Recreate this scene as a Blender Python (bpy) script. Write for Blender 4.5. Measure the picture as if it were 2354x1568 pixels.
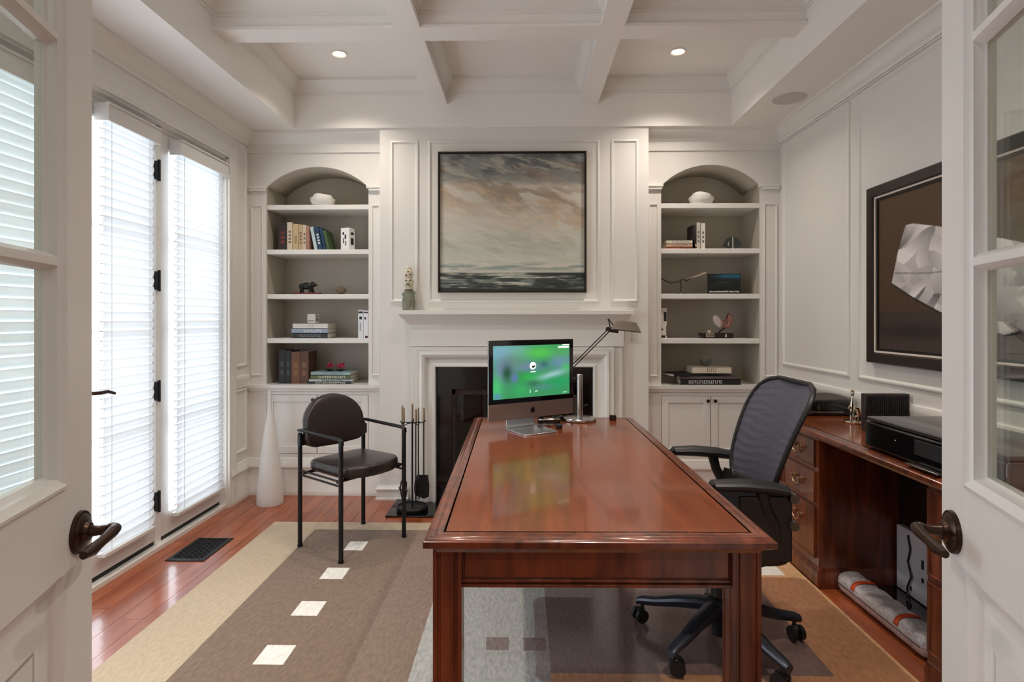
import bpy, bmesh, math, random
import numpy as np
from mathutils import Vector, Matrix, Euler
random.seed(7)
rng = np.random.default_rng(7)
for o in list(bpy.data.objects): bpy.data.objects.remove(o)
SC = bpy.context.scene
COL = SC.collection
PI = math.pi
# ---------------------------------------------------------------- camera
CAMH, FPX, YAW = 1.30, 1320.0, math.radians(1.13)
cd = bpy.data.cameras.new('camera'); cam = bpy.data.objects.new('camera', cd); COL.objects.link(cam)
cam.location = (0, 0, CAMH); cam.rotation_euler = (PI/2, 0, YAW)
cd.sensor_width = 36; cd.lens = 36*FPX/2354; cd.shift_y = -(784-731)/2354; cd.clip_start = 0.02
SC.camera = cam
# ---------------------------------------------------------------- sky, light, exposure
SC.view_settings.view_transform = 'Standard'; SC.view_settings.look = 'None'
SC.view_settings.gamma = 1; SC.view_settings.use_curve_mapping = False
SC.view_settings.exposure = 0.76
w = bpy.data.worlds.new('overcast_sky'); SC.world = w; w.use_nodes = True
w.node_tree.nodes['Background'].inputs[0].default_value = (0.84, 0.93, 1.0, 1)
w.node_tree.nodes['Background'].inputs[1].default_value = 4.8
SPOT_W = 56.0       # each recessed lamp
HALL_FILL_W = 26.0       # fill lamps added in the unseen hall behind the camera
SC.cycles.max_bounces = 8; SC.cycles.diffuse_bounces = 5; SC.cycles.transparent_max_bounces = 12
SC.cycles.caustics_reflective = False; SC.cycles.caustics_refractive = False
SC.cycles.sample_clamp_indirect = 6
try: SC.cycles.use_denoising = True
except Exception: pass
def portal(x, y, z, sy, sz):
    l = bpy.data.lights.new('sky_portal', 'AREA'); l.shape = 'RECTANGLE'; l.size = sz; l.size_y = sy
    l.cycles.is_portal = True
    o = bpy.data.objects.new('sky_portal', l); COL.objects.link(o)
    o.location = (x, y, z); o.rotation_euler = (0, -PI/2, 0)
portal(-2.2, 2.55, 1.25, 2.7, 2.5)
# ---------------------------------------------------------------- where a pixel of the photograph meets a plane of the room
_c, _s = math.cos(YAW), math.sin(YAW)
def _ray(x, y):
    a = (x-1177)/FPX
    return a*_c-_s, a*_s+_c, -(y-731)/FPX
def onY(x, y, Y): r = _ray(x, y); t = Y/r[1]; return Vector((r[0]*t, Y, CAMH+r[2]*t))
def onX(x, y, X): r = _ray(x, y); t = X/r[0]; return Vector((X, r[1]*t, CAMH+r[2]*t))
def onZ(x, y, Z=0): r = _ray(x, y); t = (Z-CAMH)/r[2]; return Vector((r[0]*t, r[1]*t, Z))
# ---------------------------------------------------------------- materials
def lin(c): return tuple(((v/255+0.055)/1.055)**2.4 if v/255 > .04045 else v/255/12.92 for v in c)+(1,)
def mat(name, rgb, rough=.5, metal=0, bump=0, scale=40, var=0, stretch=(1,1,1), coat=0, emit=0, alpha=None, spec=.5, trans=0, coords='Object', sheen=0):
    m = bpy.data.materials.new(name); m.use_nodes = True; n = m.node_tree.nodes; l = m.node_tree.links
    b = n['Principled BSDF']; c = lin(rgb)
    b.inputs['Base Color'].default_value = c; b.inputs['Roughness'].default_value = rough
    b.inputs['Metallic'].default_value = metal; b.inputs['Specular IOR Level'].default_value = spec
    if coat: b.inputs['Coat Weight'].default_value = coat; b.inputs['Coat Roughness'].default_value = .08
    if emit: b.inputs['Emission Color'].default_value = c; b.inputs['Emission Strength'].default_value = emit
    if trans: b.inputs['Transmission Weight'].default_value = trans
    if sheen: b.inputs['Sheen Weight'].default_value = sheen
    if bump or var:
        t = n.new('ShaderNodeTexCoord'); mp = n.new('ShaderNodeMapping'); mp.inputs['Scale'].default_value = stretch
        l.new(t.outputs[coords], mp.inputs[0])
        nz = n.new('ShaderNodeTexNoise'); nz.inputs['Scale'].default_value = scale; nz.inputs['Detail'].default_value = 6
        l.new(mp.outputs[0], nz.inputs[0])
        if bump:
            bp = n.new('ShaderNodeBump'); bp.inputs['Strength'].default_value = bump; bp.inputs['Distance'].default_value = .004
            l.new(nz.outputs[0], bp.inputs['Height']); l.new(bp.outputs[0], b.inputs['Normal'])
        if var:
            cr = n.new('ShaderNodeValToRGB'); cr.color_ramp.elements[0].position = .3; cr.color_ramp.elements[1].position = .7
            cr.color_ramp.elements[0].color = tuple(v*(1-var) for v in c[:3])+(1,)
            cr.color_ramp.elements[1].color = tuple(min(1, v*(1+var)) for v in c[:3])+(1,)
            l.new(nz.outputs[0], cr.inputs[0]); l.new(cr.outputs[0], b.inputs['Base Color'])
    return m
def facing(n, l, base=.04, k=.9):
    lw = n.new('ShaderNodeLayerWeight'); lw.inputs[0].default_value = .5
    p = n.new('ShaderNodeMath'); p.operation = 'POWER'; p.inputs[1].default_value = 5; a = n.new('ShaderNodeMath'); a.operation = 'MULTIPLY_ADD'; a.inputs[1].default_value = k; a.inputs[2].default_value = base
    l.new(lw.outputs['Facing'], p.inputs[0]); l.new(p.outputs[0], a.inputs[0]); return a.outputs[0]
def glass_mat(name, tint=(1,1,1), clear=.92, rough=.02):
    m = bpy.data.materials.new(name); m.use_nodes = True; n = m.node_tree.nodes; l = m.node_tree.links
    n.clear(); o = n.new('ShaderNodeOutputMaterial'); mx = n.new('ShaderNodeMixShader')
    tr = n.new('ShaderNodeBsdfTransparent'); tr.inputs[0].default_value = (*[clear*v for v in tint], 1)
    g = n.new('ShaderNodeBsdfGlossy'); g.inputs['Roughness'].default_value = rough; g.inputs[0].default_value = (.9,.9,.9,1)
    l.new(facing(n, l), mx.inputs[0]); l.new(tr.outputs[0], mx.inputs[1]); l.new(g.outputs[0], mx.inputs[2]); l.new(mx.outputs[0], o.inputs[0])
    return m
def translucent_mat(name, rgb, t=.5):
    m = bpy.data.materials.new(name); m.use_nodes = True; n = m.node_tree.nodes; l = m.node_tree.links
    n.clear(); o = n.new('ShaderNodeOutputMaterial'); mx = n.new('ShaderNodeMixShader'); mx.inputs[0].default_value = t
    d = n.new('ShaderNodeBsdfDiffuse'); d.inputs[0].default_value = lin(rgb)
    r = n.new('ShaderNodeBsdfTranslucent'); r.inputs[0].default_value = lin(rgb)
    l.new(d.outputs[0], mx.inputs[1]); l.new(r.outputs[0], mx.inputs[2]); l.new(mx.outputs[0], o.inputs[0])
    return m
def attr_mat(name, rough=.6, emit=0, coat=0, bump=0):
    m = bpy.data.materials.new(name); m.use_nodes = True; n = m.node_tree.nodes; l = m.node_tree.links
    b = n['Principled BSDF']; a = n.new('ShaderNodeAttribute'); a.attribute_name = 'Col'
    b.inputs['Roughness'].default_value = rough
    if coat: b.inputs['Coat Weight'].default_value = coat
    if emit:
        b.inputs['Base Color'].default_value = (.01,.01,.01,1)
        l.new(a.outputs[0], b.inputs['Emission Color']); b.inputs['Emission Strength'].default_value = emit
    else: l.new(a.outputs[0], b.inputs['Base Color'])
    return m
def wood(name, dark, light, rough=.3, coat=.3, scale=(1,14,14), grain=3.0):
    m = bpy.data.materials.new(name); m.use_nodes = True; n = m.node_tree.nodes; l = m.node_tree.links
    b = n['Principled BSDF']; b.inputs['Roughness'].default_value = rough
    b.inputs['Coat Weight'].default_value = coat; b.inputs['Coat Roughness'].default_value = .06
    t = n.new('ShaderNodeTexCoord'); mp = n.new('ShaderNodeMapping'); mp.inputs['Scale'].default_value = scale
    oi = n.new('ShaderNodeObjectInfo'); ad = n.new('ShaderNodeVectorMath'); ad.operation = 'ADD'
    l.new(t.outputs['Object'], mp.inputs[0]); l.new(mp.outputs[0], ad.inputs[0])
    ml = n.new('ShaderNodeMath'); ml.operation = 'MULTIPLY'; ml.inputs[1].default_value = 37
    l.new(oi.outputs['Random'], ml.inputs[0]); l.new(ml.outputs[0], ad.inputs[1])
    nz = n.new('ShaderNodeTexNoise'); nz.inputs['Scale'].default_value = grain; nz.inputs['Detail'].default_value = 8; nz.inputs['Distortion'].default_value = .6
    l.new(ad.outputs[0], nz.inputs[0])
    cr = n.new('ShaderNodeValToRGB'); e = cr.color_ramp.elements
    e[0].position = .32; e[1].position = .7; e[0].color = lin(dark); e[1].color = lin(light)
    l.new(nz.outputs[0], cr.inputs[0])
    hv = n.new('ShaderNodeHueSaturation'); mr = n.new('ShaderNodeMapRange'); mr.inputs[3].default_value = .93; mr.inputs[4].default_value = 1.07
    l.new(oi.outputs['Random'], mr.inputs[0]); l.new(mr.outputs[0], hv.inputs['Value']); l.new(cr.outputs[0], hv.inputs['Color'])
    l.new(hv.outputs[0], b.inputs['Base Color'])
    bp = n.new('ShaderNodeBump'); bp.inputs['Strength'].default_value = .05; bp.inputs['Distance'].default_value = .002
    l.new(nz.outputs[0], bp.inputs['Height']); l.new(bp.outputs[0], b.inputs['Normal'])
    return m
M = {}
M['paint'] = mat('cream_paint', (230,227,222), .38, bump=.03, scale=60)
M['ceil'] = mat('ceiling_paint', (240,237,233), .5, bump=.02, scale=80)
M['trim'] = mat('trim_paint', (232,230,225), .3)
M['door'] = mat('door_paint', (220,218,214), .3, bump=.02, scale=30)
M['shelfback'] = mat('bookcase_interior', (184,176,162), .45)  # bookcase insides, a darker tone than the face frame
M['plank'] = wood('cherry_floor', (140,68,38), (170,90,50), .25, .3, (9,1,9), 2.2)
M['sub'] = mat('floor_joint', (40,18,10), .8)
M['desk'] = wood('mahogany_side', (70,31,18), (128,62,34), .28, .5, (10,10,1.2), 2.6)
M['desktop'] = wood('mahogany_top', (104,48,20), (132,63,27), .21, .35, (16,.9,16), 2.2)
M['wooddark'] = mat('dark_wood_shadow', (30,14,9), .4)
M['black'] = mat('black_metal', (22,22,24), .35, metal=.3)
M['blackp'] = mat('black_plastic', (20,20,22), .42)
M['blackgloss'] = mat('black_gloss', (10,10,12), .08, coat=.6)
M['granite'] = mat('black_granite', (14,13,14), .1, var=.5, scale=120)
M['leather'] = mat('brown_black_leather', (40,30,28), .3, bump=.25, scale=220, coat=.1)
M['meshback'] = mat('charcoal_mesh', (70,68,80), .6, bump=.35, scale=22, stretch=(1,1,5), var=.12)
M['bronze'] = mat('oil_rubbed_bronze', (66,48,40), .3, metal=.85)
M['brass'] = mat('antique_brass', (178,152,122), .3, metal=.9)
M['chrome'] = mat('brushed_chrome', (190,188,184), .2, metal=1)
M['alu'] = mat('aluminium', (205,208,210), .25, metal=.9)
M['chin'] = mat('aluminium_chin', (150,135,128), .32, metal=.75)
M['silver'] = mat('polished_silver', (225,215,195), .12, metal=1)
M['stone'] = mat('grey_stone', (126,128,112), .8, bump=.6, scale=60, var=.35)
M['stonepale'] = mat('pale_stone', (205,196,172), .8, bump=.6, scale=60, var=.2)
M['white'] = mat('white_ceramic', (236,234,228), .3)
M['vase'] = translucent_mat('frosted_white_glass', (240,238,234), .3)
M['slat'] = translucent_mat('white_blind_slat', (236,240,244), .2)
M['slatshade'] = mat('slat_shade_line', (150,154,160), .6)  # grey put in for the shade line between slats
M['valance'] = mat('white_valance', (225,224,222), .45)
M['glass'] = glass_mat('window_glass')
M['doorglass'] = glass_mat('door_glass', (.95,.98,.95), .93)
M['smoke'] = glass_mat('clear_crystal', (.9,.95,.95), .8, .05)
M['frame'] = mat('espresso_frame', (34,24,20), .35)
M['champagne'] = mat('champagne_edge', (196,178,150), .35, metal=.5)
M['iron'] = mat('cast_iron', (30,32,34), .45, metal=.6)
M['shade'] = mat('lamp_shade_metal', (92,84,76), .3, metal=.7)
M['screw'] = mat('dark_seam', (20,18,16), .6)
# ---------------------------------------------------------------- mesh helpers
class B:
    def __init__(s): s.v = []; s.f = []; s.mi = []; s.m = 0
    def add(s, v, f, T=None):
        o = len(s.v); s.v += [tuple((T @ Vector(p)) if T else p) for p in v]; s.f += [tuple(i+o for i in q) for q in f]; s.mi += [s.m]*len(f); return s
    def box(s, x0, x1, y0, y1, z0, z1, T=None):
        v = [(x,y,z) for z in (z0,z1) for y in (y0,y1) for x in (x0,x1)]
        return s.add(v, [(0,2,3,1),(4,5,7,6),(0,1,5,4),(2,6,7,3),(0,4,6,2),(1,3,7,5)], T)
    def cyl(s, p0, p1, r0, r1=None, n=16, cap=True):
        return s.tube([p0, p1], [r0, r0 if r1 is None else r1], n, cap)
    def tube(s, pts, r, n=10, cap=True, flat=1.0):
        P = [Vector(p) for p in pts]; R = r if isinstance(r, (list,tuple)) else [r]*len(P)
        v = []; up = None
        for i, p in enumerate(P):
            d = (P[min(i+1,len(P)-1)]-P[max(i-1,0)]).normalized()
            if up is None:
                up = Vector((0,0,1)) if abs(d.z) < .9 else Vector((1,0,0))
            a = (up - d*up.dot(d)).normalized(); b = d.cross(a); up = a
            for k in range(n):
                t = 2*PI*k/n; v.append(tuple(p + (a*math.cos(t)*flat + b*math.sin(t))*R[i]))
        f = [(i*n+k, i*n+(k+1)%n, (i+1)*n+(k+1)%n, (i+1)*n+k) for i in range(len(P)-1) for k in range(n)]
        if cap: f += [tuple(range(n-1,-1,-1)), tuple((len(P)-1)*n+k for k in range(n))]
        return s.add(v, f)
    def lathe(s, prof, n=24, c=(0,0,0), T=None):
        v = [(c[0]+r*math.cos(2*PI*k/n), c[1]+r*math.sin(2*PI*k/n), c[2]+z) for r, z in prof for k in range(n)]
        f = [(i*n+k, i*n+(k+1)%n, (i+1)*n+(k+1)%n, (i+1)*n+k) for i in range(len(prof)-1) for k in range(n)]
        if prof[0][0] > 1e-4: f.append(tuple(range(n-1,-1,-1)))
        if prof[-1][0] > 1e-4: f.append(tuple((len(prof)-1)*n+k for k in range(n)))
        return s.add(v, f, T)
    def sphere(s, c, r, n=14, sc=(1,1,1), T=None):
        m = n//2; v = []
        for i in range(m+1):
            a = PI*i/m
            for k in range(n):
                b = 2*PI*k/n; v.append((c[0]+r*sc[0]*math.sin(a)*math.cos(b), c[1]+r*sc[1]*math.sin(a)*math.sin(b), c[2]-r*sc[2]*math.cos(a)))
        f = [(i*n+k, i*n+(k+1)%n, (i+1)*n+(k+1)%n, (i+1)*n+k) for i in range(m) for k in range(n)]
        return s.add(v, f, T)
    def prism(s, poly, h0, h1, mp=lambda u,v,w:(u,v,w)):
        n = len(poly); v = [mp(u,q,h0) for u,q in poly]+[mp(u,q,h1) for u,q in poly]
        f = [tuple(range(n-1,-1,-1)), tuple(range(n,2*n))]+[(i,(i+1)%n,n+(i+1)%n,n+i) for i in range(n)]
        return s.add(v, f)
    def sweep(s, path, prof, closed=False, mp=lambda u,v,w:(u,v,w), capped=True):
        # path in the (u,v) plane, profile points (d,w): d = offset to the left of travel, w = out of plane
        n = len(path); P = [Vector(p) for p in path]; v = []; m = len(prof)
        for i in range(n):
            if closed: a = (P[i]-P[i-1]).normalized(); b = (P[(i+1)%n]-P[i]).normalized()
            else:
                b = (P[min(i+1,n-1)]-P[min(i,n-2)]).normalized(); a = (P[max(i,1)]-P[max(i-1,0)]).normalized()
            na = Vector((-a.y,a.x)); nb = Vector((-b.y,b.x)); k = (na+nb)/max(.2, 1+na.dot(nb))
            for d, w_ in prof: q = P[i]+k*d; v.append(mp(q.x,q.y,w_))
        f = []
        for i in range(n if closed else n-1):
            j = (i+1)%n
            for k in range(m): f.append((i*m+k, j*m+k, j*m+(k+1)%m, i*m+(k+1)%m))
        if not closed and capped: f += [tuple(range(m)), tuple((n-1)*m+k for k in range(m-1,-1,-1))]
        return s.add(v, f)
    def grid(s, nu, nv, fn, closed_u=False):
        v = [fn(i/(nu-1) if not closed_u else i/nu, j/(nv-1)) for j in range(nv) for i in range(nu)]
        f = []
        for j in range(nv-1):
            for i in range(nu if closed_u else nu-1):
                k = (i+1)%nu; f.append((j*nu+i, j*nu+k, (j+1)*nu+k, (j+1)*nu+i))
        return s.add([tuple(p) for p in v], f)
def obj(name, b, m, parent=None, loc=None, rot=None, smooth=None, bevel=0, subsurf=0, solid=0):
    me = bpy.data.meshes.new(name); me.from_pydata(b.v, [], b.f)
    ms = m if isinstance(m, (list,tuple)) else [m]
    for x in ms: me.materials.append(M[x] if isinstance(x, str) else x)
    if len(ms) > 1: me.polygons.foreach_set('material_index', b.mi)
    bm = bmesh.new(); bm.from_mesh(me); bmesh.ops.recalc_face_normals(bm, faces=bm.faces); bm.to_mesh(me); bm.free()
    o = bpy.data.objects.new(name, me); COL.objects.link(o)
    if parent is not None: o.parent = parent
    if loc is not None: o.location = loc
    if rot is not None: o.rotation_euler = rot
    if solid:
        q = o.modifiers.new('s','SOLIDIFY'); q.thickness = solid; q.offset = 0
    if bevel:
        q = o.modifiers.new('b','BEVEL'); q.width = bevel; q.segments = 2; q.limit_method = 'ANGLE'; q.angle_limit = math.radians(40)
    if subsurf:
        q = o.modifiers.new('u','SUBSURF'); q.levels = q.render_levels = subsurf
    if smooth is None: smooth = math.radians(35)
    if smooth: me.shade_smooth() if hasattr(me,'shade_smooth') else None; _auto(me, smooth)
    return o
def _auto(me, ang):
    try: me.set_sharp_from_angle(angle=ang)
    except Exception: pass
def thing(name, label, cat, loc=(0,0,0), rotz=0, group=None):
    o = bpy.data.objects.new(name, None); COL.objects.link(o); o.empty_display_size = .05
    o.location = loc; o.rotation_euler = (0,0,rotz); o['label'] = label; o['category'] = cat
    if group: o['group'] = group
    return o
def tag(o, label, cat, group=None):
    o['label'] = label; o['category'] = cat
    if group: o['group'] = group
    return o
def struct(name, b, m, label=None, **k):
    o = obj(name, b, m, **k); o['kind'] = 'structure'
    if label: o['label'] = label
    return o
def lab(o, t): o['label'] = t; return o
def rectpath(u0,u1,v0,v1): return [(u0,v0),(u1,v0),(u1,v1),(u0,v1)]
XL, XR, YF, YA, YB, ZS, ZC = -2.03, 1.86, 0.42, 4.20, 4.62, 2.66, 3.0
mYZ = lambda X, s=1: (lambda u,v,w: (X+s*w, u, v))      # a wall seen side on: u = Y, v = Z
mXZ = lambda Y, s=-1: (lambda u,v,w: (u, Y+s*w, v))     # a wall facing the camera: u = X, v = Z
PANEL = [(0,0),(0,.008),(.005,.011),(.012,.011),(.018,.004),(.022,0)]
# ================================================================ FLOOR
b = B().box(-2.2, 2.0, -2.6, 4.7, -.06, -.012); floor = struct('floor', b, 'sub', 'reddish cherry wood plank floor')
pm = None
pw, PL = .108, 1.45
xs = XL-.04; i = 0
while xs < XR+.02:
    y = -2.5 - (i*.53 % 1)*PL
    while y < 4.62:
        y0, y1 = max(y, -2.5), min(y+PL, 4.6)
        if y1-y0 > .03:
            b = B(); g = .0009; x1 = min(xs+pw, XR+.04)
            b.box(xs+g, x1-g, y0+g, y1-g, -.012, 0)
            obj('plank', b, 'plank', floor, smooth=0)
        y += PL
    xs += pw; i += 1
# ================================================================ WALLS
# left wall with the glazed door opening (Y 1.22..3.90, Z 0..2.44)
WY0, WY1, WZ = 1.22, 3.90, 2.40
b = B(); b.box(XL-.14, XL, YF-.12, WY0, 0, 3.05); b.box(XL-.14, XL, WY1, YB, 0, 3.05); b.box(XL-.14, XL, WY0, WY1, WZ, 3.05)
wl = struct('wall_left', b, 'paint', 'cream panelled wall around the glazed doors')
b = B().box(XR, XR+.12, YF-.12, YB+.1, 0, 3.05); wr = struct('wall_right', b, 'paint', 'cream panelled wall behind the side desk')
b = B().box(XL-.14, XR+.12, YB, YB+.1, 0, 3.05); struct('wall_back', b, 'paint')
b = B(); b.box(XL-.14, -.60, YF-.12, YF, 0, 3.05); b.box(.575, XR+.12, YF-.12, YF, 0, 3.05); b.box(-.60, .575, YF-.12, YF, 2.25, 3.05)
struct('wall_front', b, 'paint')
# hall behind the camera
b = B(); b.box(-1.5, -1.4, -2.4, YF-.12, 0, 2.75); b.box(1.4, 1.5, -2.4, YF-.12, 0, 2.75); b.box(-1.5, 1.5, -2.5, -2.4, 0, 2.75)
struct('wall_hall', b, 'paint'); b = B().box(-1.5, 1.5, -2.5, YF-.12, 2.7, 2.76); struct('ceiling_hall', b, 'ceil')
# raised panel mouldings
def panel(parent, u0, u1, v0, v1, mp, prof=PANEL, m='trim'):
    b = B().sweep(rectpath(u0,u1,v0,v1), prof, True, mp); return obj('panel_moulding', b, m, parent)
for (a,c_) in ((1.50,3.215),(3.305,4.145)): panel(wr, a, c_, .965, 2.535, mYZ(XR,-1))
for (a,c_) in ((1.50,2.8),(2.9,4.145)): panel(wr, a, c_, .36, .79, mYZ(XR,-1))
panel(wr, .55, 1.40, .965, 2.535, mYZ(XR,-1)); panel(wr, .55, 1.40, .36, .79, mYZ(XR,-1))
panel(wl, 3.985, 4.165, .95, 2.53, mYZ(XL)); panel(wl, 3.985, 4.165, .335, .79, mYZ(XL))
panel(wl, .5, 1.08, .95, 2.53, mYZ(XL)); panel(wl, .5, 1.08, .335, .79, mYZ(XL))
# chair rail and baseboard
RAIL = [(0,.80),(.010,.80),(.012,.825),(.018,.85),(.02,.865),(.014,.885),(0,.89)]
BASE = [(0,0),(.026,0),(.026,.035),(.018,.05),(.018,.19),(.03,.205),(.03,.22),(.016,.245),(.012,.265),(0,.27)]
def hsweep(path, prof): return B().sweep(path, prof, False)
struct('trim_1', hsweep([(XR,.45),(XR,YA)], RAIL), 'trim')
struct('baseboard_right', hsweep([(XR,.45),(XR,YA)], BASE), 'trim')
struct('trim_2', hsweep([(XL,YA),(XL,WY1+.02)], RAIL), 'trim'); struct('trim_3', hsweep([(XL,WY0-.05),(XL,.45)], RAIL), 'trim')
struct('baseboard_left', B().sweep([(XL,YA),(XL,WY1+.02)], BASE).sweep([(XL,WY0-.05),(XL,.45)], BASE), 'trim')
CROWN = [(0,-.1),(.010,-.1),(.012,-.082),(.026,-.07),(.032,-.05),(.055,-.024),(.075,-.014),(.08,-.014),(.08,0),(0,0)]
cr = [(d, ZS+z) for d,z in CROWN]
struct('trim_4', hsweep([(-1.03,YA),(XL,YA),(XL,YF)], cr), 'trim'); struct('trim_5', hsweep([(XR,YF),(XR,YA),(.89,YA)], cr), 'trim')
PIC = [(0,2.545),(.012,2.545),(.012,2.553),(0,2.556)]
struct('trim_6', hsweep([(XR,YF),(XR,YA)], PIC), 'trim'); 
# casing around the glazed doors
CAS = [(0,0),(0,.016),(.012,.02),(.018,.012),(.05,.014),(.066,.024),(.078,.024),(.078,0)]
b = B().sweep([(WY1,.0),(WY1,WZ),(WY0,WZ),(WY0,0)], [(-d,w_) for d,w_ in CAS], False, mYZ(XL)); struct('trim_7', b, 'trim', 'casing around the glazed doors')
# ================================================================ CEILING: soffit, tray and coffer beams
TX0, TX1, TY0, TY1 = -1.64, 1.47, .92, 4.085
b = B().box(XL-.14, XR+.12, YF-.12, YB+.1, ZC, ZC+.08); ceiling = struct('ceiling', b, 'ceil', 'cream coffered ceiling')
for q in ((XL, TX0, YF, YB), (TX1, XR, YF, YB), (TX0, TX1, TY1, YB), (TX0, TX1, YF, TY0)):
    obj('soffit', B().box(*q, ZS, ZC), 'ceil', ceiling, smooth=0)
BX = [(-.674,-.541), (.402,.528)]; BY = [(2.995,3.14), (1.86,2.005)]; ZBM = 2.818
for (x0,x1) in BX:
    b = B(); b.box(x0+.014, x1-.014, TY0, TY1, ZBM+.012, ZC); b.box(x0, x1, TY0, TY1, ZBM, ZBM+.018)
    obj('coffer_beam', b, 'ceil', ceiling, smooth=0)
for (y0,y1) in BY:
    for (xa,xb) in ((TX0,BX[0][0]+.014),(BX[0][1]-.014,BX[1][0]+.014),(BX[1][1]-.014,TX1)):
        b = B(); b.box(xa, xb, y0+.014, y1-.014, ZBM+.012, ZC); b.box(xa, xb, y0, y1, ZBM+.001, ZBM+.018)
        obj('coffer_beam', b, 'ceil', ceiling, smooth=0)
CC = [(0,2.895),(.006,2.895),(.008,2.908),(.018,2.912),(.024,2.93),(.042,2.965),(.056,2.98),(.06,2.98),(.06,3.0),(0,3.0)]
xc = [(TX0,BX[0][0]+.014),(BX[0][1]-.014,BX[1][0]+.014),(BX[1][1]-.014,TX1)]
yc = [(BY[0][1]-.014,TY1),(BY[1][1]-.014,BY[0][0]+.014),(TY0,BY[1][0]+.014)]
for (a,c_) in xc:
    for (d,e) in yc: obj('coffer_moulding', B().sweep(rectpath(a,c_,d,e), CC, True), 'trim', ceiling)
# recessed lamps
def downlight(x, y, z, label, power=SPOT_W, group='recessed ceiling lamps', col=(1,.90,.79), ang=2.2):
    t = thing('recessed_light', label, 'ceiling light', (x,y,z), 0, group)
    obj('trim_ring', B().lathe([(.036,.0),(.05,-.0005),(.052,-.005),(.046,-.008),(.038,-.004),(.036,.0)], 28), 'white', t)
    obj('lamp', B().lathe([(.0,-.001),(.035,-.001),(.035,-.003),(0,-.004)], 24), 'bulb', t)
    l = bpy.data.lights.new('lamp_light','SPOT'); l.energy = power; l.color = col; l.spot_size = ang; l.spot_blend = 1; l.shadow_soft_size = .035
    o = bpy.data.objects.new('lamp_light', l); COL.objects.link(o); o.parent = t; o.location = (0,0,-.02)
    return t
M['bulb'] = mat('lit_lamp', (255,228,190), .5, emit=9)
downlight(-1.183, 3.668, ZC, 'lit recessed lamp in the far left coffer', power=SPOT_W*.5)
downlight(.985, 3.68, ZC, 'lit recessed lamp in the far right coffer', power=SPOT_W*.55)
downlight(-1.18, 1.45, ZC, 'lit recessed lamp in the near coffer on the window side', power=SPOT_W)
downlight(.98, 1.45, ZC, 'lit recessed lamp in the near coffer above the side desk', power=SPOT_W)
downlight(0, 2.45, ZC, 'lit recessed lamp above the large desk', power=SPOT_W*.7)
for (x,y,q) in ((-.5,-.9,'left'),(.6,-.9,'right')): downlight(x, y, 2.7, 'added fill lamp in the unseen hall, on its %s side' % q, power=HALL_FILL_W, group='added hall fill lamps', col=(.96,.98,1), ang=2.9)  # added out of view as ambient fill
# round grille of the ceiling speaker
g = B().lathe([(0,-.001),(.088,-.001),(.09,-.004),(.098,-.005),(.1,0),(.08,0)], 40, (0,0,0))
tag(obj('ceiling_speaker', g, mat('speaker_grille', (206,200,196), .7, bump=.4, scale=300), loc=(1.645,3.585,ZS)), 'round flush speaker grille in the soffit above the right wall', 'speaker')
# ================================================================ CHIMNEY BREAST
X0, X1, YC = -1.03, .89, 4.10
OX0, OX1, OZ = -.615, .487, .957
b = B(); b.box(X0, OX0, YC, YB, 0, ZS); b.box(OX1, X1, YC, YB, 0, ZS); b.box(OX0, OX1, YC, YB, OZ, ZS)
wc = struct('wall_chimney', b, 'paint', 'cream panelled chimney breast')
for (a,c_) in ((-.951,-.751),(-.679,.542),(.625,.816)): panel(wc, a, c_, 1.412, 2.568, mXZ(YC))
struct('baseboard_back', B().sweep([(-.82,YC),(X0,YC),(X0,YA)], [(d,z*.36) for d,z in BASE]).sweep([(X1,YA),(X1,YC),(.72,YC)], [(d,z*.36) for d,z in BASE]), 'trim')
# fireplace
FP = thing('fireplace', 'cream mantelpiece with stepped mouldings around a black firebox', 'fireplace', (0,0,0))
MX0, MX1, MZ = -.87, .742, 1.35
Yf = 4.02
b = B()
for (a,c_) in ((-.79,OX0),(OX1,.69)): b.box(a, c_, Yf, YC, 0, OZ)
b.box(-.79, .69, Yf, YC, OZ, 1.10); obj('surround', b, 'trim', FP)
b = B().box(-.80, .70, Yf-.012, YC, 1.10, 1.26); obj('frieze', b, 'trim', FP, bevel=.003)
MP = [(0,0),(0,.085),(-.012,.088),(-.02,.10),(-.02,.0)]
b = B(); lv = [(1.255,.006),(1.268,.02),(1.285,.03),(1.30,.06),(1.318,.075),(1.325,.082),(1.325,.095),(1.35,.095),(1.352,.09)]
v = []; f = []
for z,d in lv: v += [(-.80-d*.72,Yf-.012-d,z),(.70+d*.5,Yf-.012-d,z),(.70+d*.5,YC-.001,z),(-.80-d*.72,YC-.001,z)]
for i in range(len(lv)-1):
    for k in range(4): f.append((i*4+k,i*4+(k+1)%4,(i+1)*4+(k+1)%4,(i+1)*4+k))
f += [(3,2,1,0), tuple(4*(len(lv)-1)+k for k in range(4))]
b.add(v,f); obj('mantel_shelf', b, 'trim', FP)
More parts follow.
